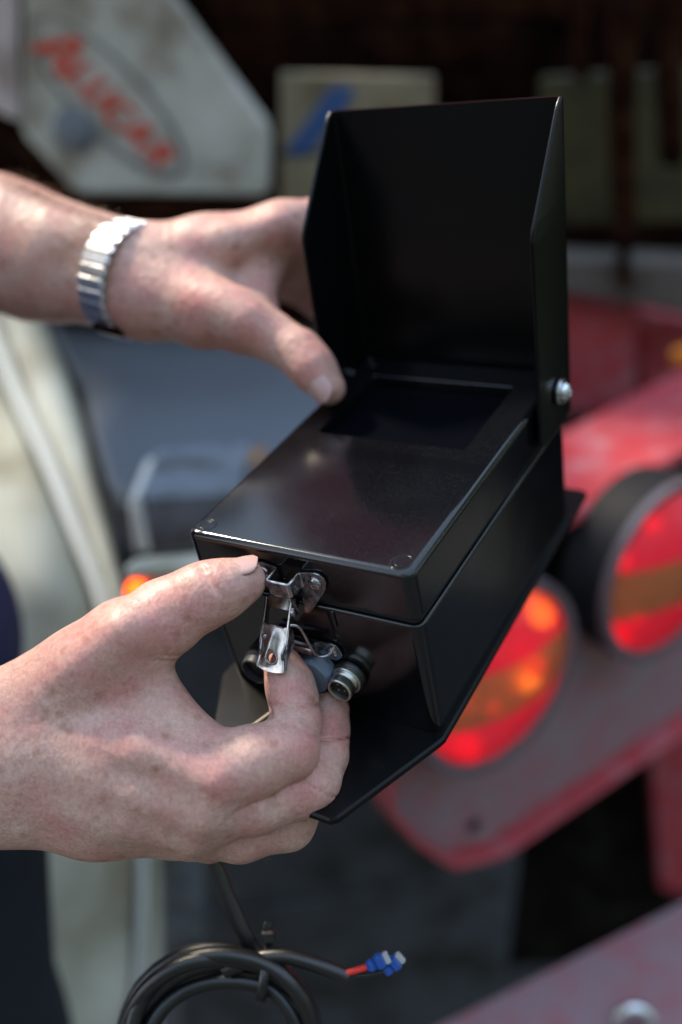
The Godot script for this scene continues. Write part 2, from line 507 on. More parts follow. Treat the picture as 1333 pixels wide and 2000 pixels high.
func build_hood(b: Node3D) -> void:
	var s := Shape.new()
	var xo := 0.0562
	var th := 0.0018
	var rings := []
	# [height, front edge z]
	var levels := [[0.1190, -0.1712], [0.1186, -0.1700], [0.1165, -0.1678], [0.0800, -0.1338], [0.0780, -0.1320], [0.0755, -0.1304], [0.0730, -0.1298], [-0.0170, -0.1212], [-0.0188, -0.1218], [-0.0194, -0.1232]]
	for lv in levels:
		var y: float = lv[0]
		var zback := lerpf(-0.1620, -0.1755, (y + 0.0194) / 0.1384)
		var zf: float = max(lv[1], zback + 0.0036)
		var ring := PackedVector3Array()
		var outer := []
		var ro := 0.0030
		var ri := ro - th
		var half := []   # right half outer from front to back centre, then inner back
		half.append(Vector2(xo - th * 0.15, zf - 0.0002)); half.append(Vector2(xo - 0.0001, zf - th * 0.35)); half.append(Vector2(xo, zf - th * 0.7))
		half.append(Vector2(xo, zback + ro + 0.0003))
		for k in 6:
			var a := PI / 2 * k / 5.0
			half.append(Vector2(xo - ro + ro * cos(a), zback + ro - ro * sin(a)))
		half.append(Vector2(xo - ro - 0.0005, zback))
		var inner := []
		inner.append(Vector2(xo - ro - 0.0005, zback + th))
		for k in 6:
			var a := PI / 2 * (5 - k) / 5.0
			inner.append(Vector2(xo - ro + ri * cos(a), zback + ro - ri * sin(a)))
		inner.append(Vector2(xo - th, zback + ro + 0.0003))
		inner.append(Vector2(xo - th, zf - th * 0.7)); inner.append(Vector2(xo - th + 0.0001, zf - th * 0.35)); inner.append(Vector2(xo - th * 0.85, zf - 0.0002)); inner.append(Vector2(xo - th * 0.5, zf))
		for p in half: ring.append(Vector3(p.x, y, p.y))
		for k in range(half.size() - 1, -1, -1): ring.append(Vector3(-half[k].x, y, half[k].y))
		var back := inner.duplicate()
		# left inner from front to back, then right inner from back to front
		for k in range(back.size() - 1, -1, -1): ring.append(Vector3(-back[k].x, y, back[k].y))
		for k in back.size(): ring.append(Vector3(back[k].x, y, back[k].y))
		rings.append(ring)
	# walls only; the ends are closed by quads that follow the folded section
	var n: int = rings[0].size()
	var t := PackedVector3Array(); var g := PackedInt32Array()
	for r in rings.size() - 1:
		var gi := s.next if r in [0, 2, 3, 6, 7] else s.next - 1
		if r in [0, 2, 3, 6, 7]: s.next += 1
		for i in n:
			var j := (i + 1) % n
			t.append_array([rings[r][i], rings[r + 1][i], rings[r + 1][j], rings[r][i], rings[r + 1][j], rings[r][j]])
			for k in 6: g.append(gi)
	for c in [[rings[0], true], [rings[-1], false]]:
		var flat := PackedVector2Array()
		for p in c[0]: flat.append(Vector2(p.x, p.z))
		var tri := Geometry2D.triangulate_polygon(flat)
		for i in range(0, tri.size(), 3):
			var p0: Vector3 = c[0][tri[i]]; var p1: Vector3 = c[0][tri[i + 1]]; var p2: Vector3 = c[0][tri[i + 2]]
			var upw := (p1 - p0).cross(p2 - p0).y > 0.0
			if upw != c[1]: t.append_array([p0, p2, p1])
			else: t.append_array([p0, p1, p2])
			for k in 3: g.append(s.next)
		s.next += 1
	s.flush(t, g)
	var hood := put("hood", s, M.powder, b)
	# thick bead of paint along the cut edges
	for sd in [1.0, -1.0]:
		s = Shape.new()
		var bead := PackedVector3Array()
		var x: float = (xo - th * 0.5) * sd
		for e in [[0.1186, -0.1716], [0.1172, -0.1690], [0.1150, -0.1664], [0.0985, -0.1510], [0.0812, -0.1348], [0.0785, -0.1323], [0.0758, -0.1305], [0.0728, -0.1297], [0.0300, -0.1256], [-0.0170, -0.1212]]:
			bead.append(Vector3(x, e[0], e[1] - 0.0002))
		s.tube(bead, 0.00102, 12)
		put("edge_bead", s, M.powder, hood)
	for sd in [1.0, -1.0]:
		var turn := Basis(Vector3(0, 0, 1), -PI / 2 * sd)
		var c := Vector3(xo * sd, -0.0020, -0.1440)
		s = Shape.new()
		s.lathe([[0.0024, 0.0], [0.0024, 0.0015]], 20, c, turn)
		s.lathe([[0.0040, 0.0010], [0.0058, 0.0010], [0.0061, 0.0013], [0.0061, 0.0022], [0.0058, 0.0025], [0.0030, 0.0025]], 32, c, turn)
		var w := put("washer", s, M.zinc, hood)
		s = Shape.new()
		s.lathe([[0.0042, 0.0025], [0.0045, 0.0028], [0.0045, 0.0042], [0.0040, 0.0052], [0.0030, 0.0058], [0.0018, 0.0060], [0.0016, 0.0050], [0.0001, 0.0050]], 28, c, turn)
		put("screw_head", s, M.zinc, hood)
		s = Shape.new()
		s.lathe([[0.0032, -0.0018], [0.0032, -0.0034], [0.0022, -0.0040], [0.0020, -0.0060], [0.0001, -0.0062]], 20, c, turn)
		put("nut", s, M.steel, hood)

# a strip of sheet metal bent along a path in a plane, with its width along `wide`
func strip(s: Shape, path: Array, wide: Vector3, th: float, normal_hint := Vector3.ZERO) -> void:
	var n := path.size()
	var rings := []
	var w := wide * 0.5
	for i in n:
		var d0: Vector3 = (path[i] - path[max(i - 1, 0)])
		var d1: Vector3 = (path[min(i + 1, n - 1)] - path[i])
		if d0.length() < 1e-7: d0 = d1
		if d1.length() < 1e-7: d1 = d0
		var d := (d0.normalized() + d1.normalized()).normalized()
		var nn := d.cross(wide).normalized() * th * 0.5
		var e := w.normalized() * th * 0.25
		var f := nn * 0.45
		rings.append(PackedVector3Array([path[i] + w - e + nn, path[i] + w + f, path[i] + w - f, path[i] + w - e - nn, path[i] - w + e - nn, path[i] - w - f, path[i] - w + f, path[i] - w + e + nn]))
	# flat sides: one group per side
	var t := PackedVector3Array(); var g := PackedInt32Array()
	for k in 8:
		var kk := (k + 1) % 8
		for i in n - 1:
			t.append_array([rings[i][k], rings[i + 1][k], rings[i + 1][kk], rings[i][k], rings[i + 1][kk], rings[i][kk]])
			for q in 6: g.append(s.next)
		s.next += 1
	for e in [[rings[0], true], [rings[n - 1], false]]:
		for k in range(1, 7):
			if e[1]: t.append_array([e[0][0], e[0][k], e[0][k + 1]])
			else: t.append_array([e[0][0], e[0][k + 1], e[0][k]])
			for q in 3: g.append(s.next)
		s.next += 1
	s.flush(t, g)

func bend(ctrl: Array, r: float, seg := 5) -> Array:
	# rounds the corners of a polyline
	var out := [ctrl[0]]
	for i in range(1, ctrl.size() - 1):
		var a: Vector3 = (ctrl[i - 1] - ctrl[i]).normalized()
		var b: Vector3 = (ctrl[i + 1] - ctrl[i]).normalized()
		var p0: Vector3 = ctrl[i] + a * r
		var p2: Vector3 = ctrl[i] + b * r
		for k in seg + 1:
			var u := float(k) / seg
			out.append(p0.lerp(ctrl[i], u).lerp(ctrl[i].lerp(p2, u), u))
	out.append(ctrl[-1])
	return out

func rivet(s: Shape, p: Vector3, r := 0.0031) -> void:
	s.lathe([[r, 0.0], [r, 0.0004], [r * 0.93, 0.0009], [r * 0.7, 0.0014], [r * 0.5, 0.0016], [r * 0.36, 0.0015], [r * 0.30, 0.0009], [0.0001, 0.0008]], 28, p, Basis(Vector3.RIGHT, PI / 2))

func build_latch(b: Node3D) -> void:
	# catch on the lid: two ears with rivets joined by a strap that stands off the face
	var s := Shape.new()
	var y0 := -0.0118
	var strap := bend([Vector3(-0.0155, y0, 0.0008), Vector3(-0.0080, y0, 0.0008), Vector3(-0.0080, y0, 0.0088), Vector3(0.0024, y0, 0.0088), Vector3(0.0024, y0, 0.0008), Vector3(0.0045, y0, 0.0008)], 0.0013)
	strip(s, strap, Vector3(0, 0.0068, 0), 0.0010)
	for sd in [1.0, -1.0]:
		var o := PackedVector3Array()
		var cx := -0.0028
		for e in [[0.0052, -0.0084], [0.0125, -0.0070], [0.0150, -0.0072], [0.0168, -0.0088], [0.0173, -0.0112], [0.0164, -0.0140], [0.0144, -0.0170], [0.0082, -0.0258], [0.0055, -0.0290], [0.0036, -0.0290], [0.0036, -0.0225], [0.0052, -0.0185]]:
			o.append(Vector3(cx + e[0] * sd, e[1], 0.0013))
		s.slab(o, 0.0010, 0.0002, Vector3(0, 0, 1))
	var catch_ := put("latch_catch", s, M.steel, b)
	for x in [0.0094, -0.0150]:
		s = Shape.new()
		rivet(s, Vector3(x, -0.0122, 0.0012))
		put("rivet", s, M.steel, catch_)
	# holes seen as dark dots on the strap's side
	s = Shape.new()
	s.lathe([[0.0011, -0.0002], [0.0011, 0.00065], [0.0008, 0.00068], [0.0007, 0.0001], [0.0001, 0.0001]], 18, Vector3(0.0024, -0.0128, 0.0052), Basis(Vector3(0, 0, 1), -PI / 2))
	put("eyelet", s, M.steel, catch_)
	# lever: a pressed channel swung out from the face
	var top := Vector3(-0.0066, -0.0215, 0.0075)
	var end := Vector3(-0.0062, -0.0432, 0.0232)
	var dn := (end - top).normalized()
	var ax := Vector3(1, 0, 0)
	var nr := ax.cross(dn).normalized()
	if nr.z < 0: nr = -nr
	var fr := Transform3D(Basis(ax, dn, nr), top)   # x across, y along the lever, z outward
	var L := (end - top).length()
	s = Shape.new()
	# front plate with hole: outline strips left and right of the hole plus end pieces
	var plate_w := func(y: float) -> float:
		if y < 0.0165: return 0.0066
		if y < 0.0195: return lerpf(0.0066, 0.0056, (y - 0.0165) / 0.003)
		return lerpf(0.0056, 0.0068, clampf((y - 0.0195) / (L - 0.0195), 0, 1))
	var hole := Vector2(0.0004, L - 0.0052)
	var hr := 0.0019
	var up_edge := 0.0085
	var grid_rings := []
	# plate as polar sheet round the hole
	var nseg := 72
	var inner0 := PackedVector3Array(); var inner1 := PackedVector3Array(); var rim := PackedVector3Array(); var out_f := PackedVector3Array()
	var mids := []
	for q in 7: mids.append(PackedVector3Array())
	for k in nseg:
		var a := TAU * k / nseg
		var dr := Vector2(cos(a), sin(a))
		# march to the outline
		var far := hr
		while far < 0.04:
			var p := hole + dr * far
			var hw: float = plate_w.call(p.y)
			var endy: float = L + 0.0004 - 0.0012 * pow(p.x / 0.0066, 2.0) * signf(1.0)
			if absf(p.x) > hw or p.y < up_edge or p.y > endy: break
			far += 0.0001
		for q in 7:
			var p2 := hole + dr * lerpf(hr * 1.25, far, q / 6.0)
			var dome := 0.0007 * exp(-pow((p2.x + 0.0014 + (p2.y - 0.018) * 0.12) / 0.0024, 2.0)) * clampf((p2.y - 0.009) / 0.006, 0, 1) * clampf((L - 0.001 - p2.y) / 0.004, 0, 1)
			mids[q].append(Vector3(p2.x, p2.y, dome))
		inner1.append(Vector3(hole.x + dr.x * hr * 1.12, hole.y + dr.y * hr * 1.12, 0.00025))
		inner0.append(Vector3(hole.x + dr.x * hr, hole.y + dr.y * hr, -0.0004))
	var under := []
	for q in range(6, -1, -1):
		var ring := PackedVector3Array()
		for v in mids[q]: ring.append(v - Vector3(0, 0, 0.0009))
		under.append(ring)
	s.xf = fr
	var seq := [inner0, inner1] + mids
	seq.append_array(under)
	s.loft(seq, false, false, true, PackedInt32Array([8, 9]), true)
	# side walls
	for sd in [-1.0, 1.0]:
		var o := PackedVector3Array()
		for e in [[-0.0020, 0.0002], [0.0004, -0.0026], [0.0028, -0.0030], [0.0088, -0.0034], [0.0150, -0.0062], [0.0188, -0.0056], [0.0215, -0.0034], [L - 0.001, -0.0026], [L - 0.0005, 0.0002], [0.0215, 0.0003], [0.0188, 0.0012], [0.0150, 0.0003]]:
			o.append(Vector3(sd * (plate_w.call(e[0]) - 0.0002), e[0], e[1]))
		s.slab(o, 0.0009, 0.0002, Vector3(sd, 0, 0))
	var lever := put("latch_lever", s, M.steel, b)
	s = Shape.new()
	s.xf = fr
	strip(s, bend([Vector3(-0.0052, -0.0008, -0.0066), Vector3(-0.0052, -0.0008, -0.0004), Vector3(0.0052, -0.0008, -0.0004), Vector3(0.0052, -0.0008, -0.0066)], 0.0012), Vector3(0, 0.0050, 0), 0.0008)
	s.xf = Transform3D.IDENTITY
	put("link", s, M.steel, lever)
	s = Shape.new()
	s.xf = fr
	for e in [[-0.0050, -0.0026], [0.0008, 0.0040]]:
		s.tube(PackedVector3Array([Vector3(e[0], 0.0086, 0.0001), Vector3(e[1], 0.0086, 0.0003)]), 0.00045, 10)
	s.lathe([[0.0010, -0.0003], [0.0010, 0.0006], [0.0007, 0.0009], [0.0001, 0.0010]], 16, Vector3(-0.0044, 0.0136, 0.0), Basis(Vector3.RIGHT, PI / 2))
	put("pivot_pin", s, M.steel, lever)
	s = Shape.new()
	s.xf = fr
	s.lathe([[0.0021, 0.0], [0.0021, 0.0010], [0.0014, 0.0015], [0.0001, 0.0016]], 20, Vector3(0.0066, 0.0018, -0.0014), Basis(Vector3(0, 0, 1), -PI / 2))
	put("pivot_head", s, M.steel, lever)
	# spring wire beside the lever
	s = Shape.new()
	s.tube(smooth_path([Vector3(-0.0010, -0.0280, 0.0110), Vector3(0.0018, -0.0293, 0.0092), Vector3(0.0036, -0.0335, 0.0086), Vector3(0.0050, -0.0420, 0.0080), Vector3(0.0062, -0.0462, 0.0068), Vector3(0.0090, -0.0470, 0.0048), Vector3(0.0110, -0.0452, 0.0026), Vector3(0.0116, -0.0432, 0.0012)], 6), 0.0007, 10)
	put("spring_wire", s, M.steel, lever)
	# base of the latch on the body
	s = Shape.new()
	var bo := PackedVector3Array()
	for k in 13:
		var a := -PI / 2 + PI * k / 12.0
		bo.append(Vector3(0.0092 + cos(a) * 0.0044, -0.0480 + sin(a) * 0.0044, 0.0013))
	bo.append(Vector3(-0.0220, -0.0436, 0.0013)); bo.append(Vector3(-0.0220, -0.0524, 0.0013))
	s.slab(bo, 0.0011, 0.0002, Vector3(0, 0, 1))
	s.tube(PackedVector3Array([Vector3(-0.0180, -0.0455, 0.0042), Vector3(0.0035, -0.0455, 0.0042)]), 0.0030, 18)
	var base := put("latch_base", s, M.steel, b)
	for x in [0.0092, -0.0205]:
		s = Shape.new()
		rivet(s, Vector3(x, -0.0480, 0.0012), 0.0026)
		put("rivet", s, M.steel, base)

func build_sockets(b: Node3D) -> void:
	var fw := Basis(Vector3.RIGHT, PI / 2)   # local y points out of the front face
	# round threaded socket
	var c := Vector3(0.0150, -0.0598, 0.0)
	var s := Shape.new()
	s.lathe([[0.0074, 0.0], [0.0074, 0.0014], [0.0070, 0.0020], [0.0050, 0.0021]], 40, c, fw)
	var sock := put("round_socket", s, M.rubber, b)
	s = Shape.new()
	s.lathe([[0.0052, 0.0016], [0.0064, 0.0017], [0.0067, 0.0020], [0.0067, 0.0038], [0.0064, 0.0042], [0.0059, 0.0043], [0.0057, 0.0047], [0.0057, 0.0052], [0.0055, 0.0055], [0.0057, 0.0058], [0.0055, 0.0061], [0.0057, 0.0064], [0.0057, 0.0098], [0.0054, 0.0102], [0.0049, 0.0103], [0.0045, 0.0100], [0.0044, 0.0094], [0.0044, 0.0030]], 48, c, fw, false, false)
	put("threaded_collar", s, M.nickel, sock)
	s = Shape.new()
	s.lathe([[0.0043, 0.0016], [0.0043, 0.0078], [0.0040, 0.0081], [0.0001, 0.0081]], 32, c, fw)
	var ins := put("insert", s, M.gasket, sock)
	for k in 4:
		var a := PI / 4 + k * PI / 2
		s = Shape.new()
		s.lathe([[0.0004, 0.0080], [0.0004, 0.0083], [0.0002, 0.0084]], 10, c + Vector3(cos(a) * 0.0020, sin(a) * 0.0020, 0), fw)
		put("pin", s, M.nickel, ins)
	# grey cable gland: two hexagons
	c = Vector3(0.0000, -0.0590, 0.0)
	s = Shape.new()
	var hex := func(r: float, y0: float, y1: float, e: float) -> void:
		s.lathe([[r * 0.93, y0], [r, y0 + e], [r, y1 - e], [r * 0.93, y1]], 6, c, fw * Basis(Vector3.UP, 0.3))
	s.lathe([[0.0080, 0.0], [0.0080, 0.0012]], 30, c, fw)
	hex.call(0.0090, 0.0012, 0.0068, 0.0006)
	var gl := put("cable_gland", s, M.gland, b)
	s = Shape.new()
	hex.call(0.0088, 0.0074, 0.0150, 0.0008)
	s.lathe([[0.0082, 0.0062], [0.0082, 0.0080]], 24, c, fw)
	s.lathe([[0.0078, 0.0148], [0.0070, 0.0172], [0.0052, 0.0186], [0.0048, 0.0186]], 30, c, fw)
	put("gland_nut", s, M.gland, gl)
	# second, capped socket
	c = Vector3(-0.0262, -0.0600, 0.0)
	s = Shape.new()
	s.lathe([[0.0080, 0.0], [0.0080, 0.0032], [0.0074, 0.0038], [0.0064, 0.0038], [0.0064, 0.0090]], 36, c, fw)
	var s2 := put("dark_socket", s, M.rubber, b)
	s = Shape.new()
	s.lathe([[0.0060, 0.0060], [0.0072, 0.0062], [0.0074, 0.0080], [0.0066, 0.0086], [0.0064, 0.0120], [0.0058, 0.0124], [0.0052, 0.0120], [0.0052, 0.0070]], 36, c, fw, false, false)
	put("threaded_collar", s, M.lamp_rim, s2)
	s = Shape.new()
	s.lathe([[0.0050, 0.0050], [0.0050, 0.0096], [0.0001, 0.0098]], 28, c, fw)
	put("insert", s, M.rubber, s2)
	# thin pale earth wire
	var inv := box_frame.affine_inverse()
	s = Shape.new()
	s.tube(smooth_path([inv * at(556, 1371, 0.436), inv * at(540, 1384, 0.4315), inv * at(515, 1402, 0.427), inv * at(470, 1434, 0.4205)], 6), 0.0006, 8)
	put("earth_wire", s, M.straw, b)

# ================================================================ truck behind
func outline(list: Array, p: Vector3, n: Vector3) -> PackedVector3Array:
	var o := PackedVector3Array()
	for e in list: o.append(on_plane(e[0], e[1], p, n))
	return o

func rebase(o: Node3D, base: Vector3) -> void:
	o.position = base
	for c in o.get_children(): c.position -= base

func build_truck() -> void:
	var t := thing("truck", "worn red truck tail with round lamps, white sign plate and dark rusty underside", "truck")
	var front := Vector3(0, 0, 1)
	var s := Shape.new()
	# dark hull: rear wall, then an unseen slab overhead, added to block the sun
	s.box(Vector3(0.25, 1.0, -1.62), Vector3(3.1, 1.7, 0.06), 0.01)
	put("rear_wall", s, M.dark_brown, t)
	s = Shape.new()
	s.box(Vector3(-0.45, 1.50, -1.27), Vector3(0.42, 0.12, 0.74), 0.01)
	put("sun_block_slab", s, M.dark_brown, t)
	s = Shape.new()
	s.box(Vector3(0.87, 1.92, -1.50), Vector3(2.54, 0.72, 0.10), 0.01)
	put("tailgate", s, M.red_paint, t)
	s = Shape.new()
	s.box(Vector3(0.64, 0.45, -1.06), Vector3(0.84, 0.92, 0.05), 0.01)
	put("underbody_shade", s, M.shade_black, t)  # black sheet added where only shade lies under the truck
	# sign plate
	var pz := Vector3(0, 0, -1.02)
	s = Shape.new()
	s.slab(outline([[44, -90], [290, -90], [342, -4], [520, 240], [528, 268], [524, 372], [512, 384], [168, 379], [146, 372], [52, 272], [44, 255]], pz, front), 0.03, 0.004, front)
	var plate := put("sign_plate", s, M.white_panel, t)
	s = Shape.new()
	s.slab(outline([[-120, -90], [34, -90], [38, 238], [20, 232], [-120, 170]], pz, front), 0.03, 0.004, front)
	put("edge_plate", s, M.lilac_panel, t)
	s = Shape.new()
	s.slab(outline([[37, -90], [43, -90], [44, 258], [38, 240]], pz - front * 0.012, front), 0.02, 0.001, front)
	put("plate_gap_cover", s, M.strip_grey, t)
	# emblem: an elongated ring with red lettering, slanting down
	var mm := on_plane(207, 190, pz, front)
	var px_m := (on_plane(307, 190, pz, front) - mm).length() / 100.0
	var turn := Basis(front, deg_to_rad(-46.5))
	s = Shape.new()
	var loop := PackedVector3Array()
	for k in 64:
		var a := TAU * k / 64.0
		loop.append(mm + turn * Vector3(cos(a) * 188 * px_m + 6 * px_m, sin(a) * 66 * px_m + 2 * px_m, 0.0008))
	var lr := PackedFloat32Array()
	for k in 64:
		lr.append(0.0022 + 0.0012 * sin(TAU * k / 64.0 + 2.0))
	s.tube(loop, lr, 8, false, true)
	put("emblem_ring", s, M.logo_grey, plate)
	for e in [["A", 1.45, -150.0, -8.0], ["L", 1.0, -83.0, -4.0], ["U", 1.0, -44.0, -4.0], ["C", 1.0, 8.0, -4.0], ["A", 1.0, 60.0, -4.0], ["R", 1.0, 116.0, -4.0]]:
		var tm := TextMesh.new()
		var f := SystemFont.new()
		f.font_names = PackedStringArray(["Droid Sans"])
		f.font_weight = 700
		tm.font = f
		tm.text = e[0]
		tm.font_size = 64
		tm.pixel_size = 0.00056 * e[1]
		tm.depth = 0.002
		tm.horizontal_alignment = HORIZONTAL_ALIGNMENT_LEFT
		tm.vertical_alignment = VERTICAL_ALIGNMENT_CENTER
		var o := put("letter", tm, M.logo_red, plate)
		var slant := Basis(Vector3(1.12, 0, 0), Vector3(0.30, 1, 0), Vector3(0, 0, 1))
		o.transform = Transform3D(turn * slant, mm + turn * Vector3(e[2] * px_m, e[3] * px_m + (8 * px_m if e[1] > 1.1 else 0.0), 0.0016))
	# bolt
	s = Shape.new()
	var bp := on_plane(148, 254, pz, front)
	var fw := Basis(Vector3.RIGHT, PI / 2)
	s.lathe([[0.021, 0.0], [0.021, 0.003], [0.019, 0.004], [0.012, 0.004]], 32, bp, fw)
	s.lathe([[0.013, 0.003], [0.0135, 0.004], [0.0135, 0.011], [0.0115, 0.0125]], 6, bp, fw)
	put("bolt", s, M.dull_zinc, plate)
	# brown trims round the plate
	s = Shape.new()
	s.slab(outline([[-60, 190], [52, 280], [160, 384], [150, 410], [40, 300], [-60, 215]], pz - front * 0.01, front), 0.03, 0.003, front)
	put("corner_trim", s, M.rust_brown, t)
	s = Shape.new()
	s.slab(outline([[150, 388], [535, 390], [535, 432], [140, 424]], pz - front * 0.006, front), 0.05, 0.004, front)
	put("sill", s, M.rust_brown, t)
	s = Shape.new()
	s.slab(outline([[100, 436], [700, 438], [700, 640], [100, 640]], Vector3(0, 0, -1.20), front), 0.03, 0.004, front)
	put("crossmember", s, M.rust_brown, t)
	# khaki plates with a blue stripe
	var kz := Vector3(0, 0, -1.10)
	for e in [[548, 142, 850, 298], [548, 304, 850, 402]]:
		s = Shape.new()
		s.slab(outline([[e[0], e[1]], [e[2], e[1] + 6], [e[2], e[3] + 6], [e[0], e[3]]], kz, front), 0.02, 0.003, front)
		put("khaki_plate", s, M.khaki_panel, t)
	s = Shape.new()
	s.slab(outline([[566, 302], [560, 292], [640, 180], [652, 170], [688, 172], [692, 186], [612, 292], [600, 301]], kz + front * 0.003, front), 0.003, 0.0005, front)
	put("blue_stripe", s, M.tape_blue, t)
	for e in [[[400, -60], [1400, -60], [1400, 30], [420, 52]], [[420, 58], [560, 56], [600, 135], [470, 150]], [[700, 62], [1000, 50], [1010, 120], [690, 132]]]:
		s = Shape.new()
		s.slab(outline(e, Vector3(0, 0, -1.36 - 0.05 * (e[1][1] % 3)), front), 0.04, 0.005, front)
		put("chassis_member", s, M.rust_brown, t)
	# right of the hood: olive plate, rusty hanger, pale rail, red plate
	var oz := Vector3(0, 0, -1.28)
	s = Shape.new()
	s.slab(outline([[1060, 150], [1500, 120], [1500, 430], [1060, 440]], oz, front), 0.02, 0.003, front)
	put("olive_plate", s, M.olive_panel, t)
	for e in [[1195, 1250, 0, 470, 1.16], [1215, 1240, 440, 575, 1.10], [1290, 1345, -20, 330, 1.18], [1120, 1160, -40, 160, 1.2]]:
		s = Shape.new()
		var hz := Vector3(0, 0, -e[4])
		s.slab(outline([[e[0], e[2]], [e[1], e[2]], [e[1] - 6, (e[2] + e[3]) * 0.5], [e[1] - 2, e[3] - 20], [e[1] - 14, e[3]], [e[0] + 10, e[3] - 6], [e[0] + 4, (e[2] + e[3]) * 0.55]], hz, front), 0.03, 0.004, front)
		put("rusty_hanger", s, M.rust_brown, t)
	s = Shape.new()
	s.slab(outline([[1000, 498], [1450, 512], [1450, 632], [1000, 560]], Vector3(0, 0, -1.13), front), 0.05, 0.005, front)
	put("pale_rail", s, M.strip_grey, t)
	s = Shape.new()
	s.slab(outline([[1000, 576], [1242, 604], [1242, 900], [1000, 900]], Vector3(0, 0, -1.17), front), 0.03, 0.004, front)
	put("red_plate", s, M.red_paint, t)
	s = Shape.new()
	s.slab(outline([[1250, 606], [1500, 640], [1500, 900], [1250, 900]], Vector3(0, 0, -1.22), front), 0.03, 0.004, front)
	put("red_plate", s, M.red_paint, t)
	s = Shape.new()
	s.slab(outline([[1316, 690], [1352, 678], [1356, 712], [1318, 716]], Vector3(0, 0, -1.10), front), 0.015, 0.003, front)
	var am := mat("amber_reflector", lin(0.8, 0.22, 0.01), 0.2)
	put("amber_reflector", s, am, t)
	# red beam, its face turned up to the sky
	s = Shape.new()
	var o := outline([[1040, 872], [1420, 676], [1420, 836], [1180, 972], [1130, 1002], [1040, 1050]], Vector3(0, 0.97, 0), Vector3.UP)
	s.slab(o, 0.012, 0.003, Vector3.UP)
	put("upper_beam", s, M.red_paint, t)
	s = Shape.new()
	o = PackedVector3Array([at(830, 2050, 0.80), at(1000, 1932, 0.83), at(1200, 1808, 0.87), at(1420, 1676, 0.92), at(1420, 2130, 0.72), at(830, 2160, 0.70)])
	s.slab(flatten(o), 0.06, 0.006)
	var low := put("lower_beam", s, M.red_dusty, t)
	s = Shape.new()
	s.tube(smooth_path([at(1196, 2030, 0.775), at(1200, 2000, 0.77), at(1222, 1974, 0.765), at(1252, 1972, 0.765), at(1274, 1996, 0.765), at(1282, 2030, 0.77)], 6), 0.0052, 12)
	put("eye_bolt", s, M.zinc, low)
	s = Shape.new()
	s.slab(outline([[1262, 1380], [1500, 1240], [1500, 1780], [1290, 1740]], Vector3(0, 0, -0.98), front), 0.03, 0.004, front)
	put("bracket_side", s, M.red_paint, t)
	# lamp carrier and lamps: this side of the tail looks to the right
	var yaw := deg_to_rad(36.0)
	var n := Vector3(sin(yaw), 0.06, cos(yaw)).normalized()
	var tx := Vector3(cos(yaw), 0, -sin(yaw))
	var ty := n.cross(tx)
	var p1 := at(976, 1326, 0.76)
	var back := p1 - n * 0.045
	s = Shape.new()
	s.slab(outline([[742, 1490], [742, 1560], [790, 1618], [862, 1664], [952, 1642], [1440, 1318], [1440, 1185], [1190, 1268], [1130, 1180], [900, 1330]], back, n), 0.006, 0.001, n)
	var car := put("lamp_carrier", s, M.red_dusty, t)
	# turned-out red lip along its lower edge
	s = Shape.new()
	var lip := outline([[736, 1490], [738, 1562], [788, 1622], [862, 1670], [956, 1647], [1440, 1326]], back, n)
	var q := []
	for v in lip: q.append(v + n * 0.008)
	strip(s, bend(q, 0.010, 4), n * 0.026, 0.005)
	put("lip", s, M.red_paint, car)
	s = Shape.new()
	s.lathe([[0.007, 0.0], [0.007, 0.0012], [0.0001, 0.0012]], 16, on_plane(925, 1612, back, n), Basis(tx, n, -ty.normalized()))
	put("slot_shade", s, M.shade_black, car)  # dark disc painted in for the shade inside a hole
	var p2 := on_plane(1306, 1118, p1 + n * 0.006, n)
	build_tail_lamp(t, p1, Basis(tx, ty, n), true)
	build_tail_lamp(t, p2, Basis(tx, ty, n), false)
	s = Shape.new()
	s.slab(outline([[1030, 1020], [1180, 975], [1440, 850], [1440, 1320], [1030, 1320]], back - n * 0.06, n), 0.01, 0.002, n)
	put("lamp_gap_shade", s, M.shade_black, t)  # dark sheet put in for the shade behind the lamps
	rebase(t, Vector3(0.3, 0, -1.3))

# make an outline exactly flat
func flatten(o: PackedVector3Array) -> PackedVector3Array:
	var mid := Vector3.ZERO
	for p in o: mid += p
	mid /= o.size()
	var n := Vector3.ZERO
	for i in o.size(): n += (o[i] - mid).cross(o[(i + 1) % o.size()] - mid)
	n = n.normalized()
	var out := PackedVector3Array()
	for p in o: out.append(p - n * (p - mid).dot(n))
	if n.dot(EYE - mid) < 0: out.reverse()
	return out

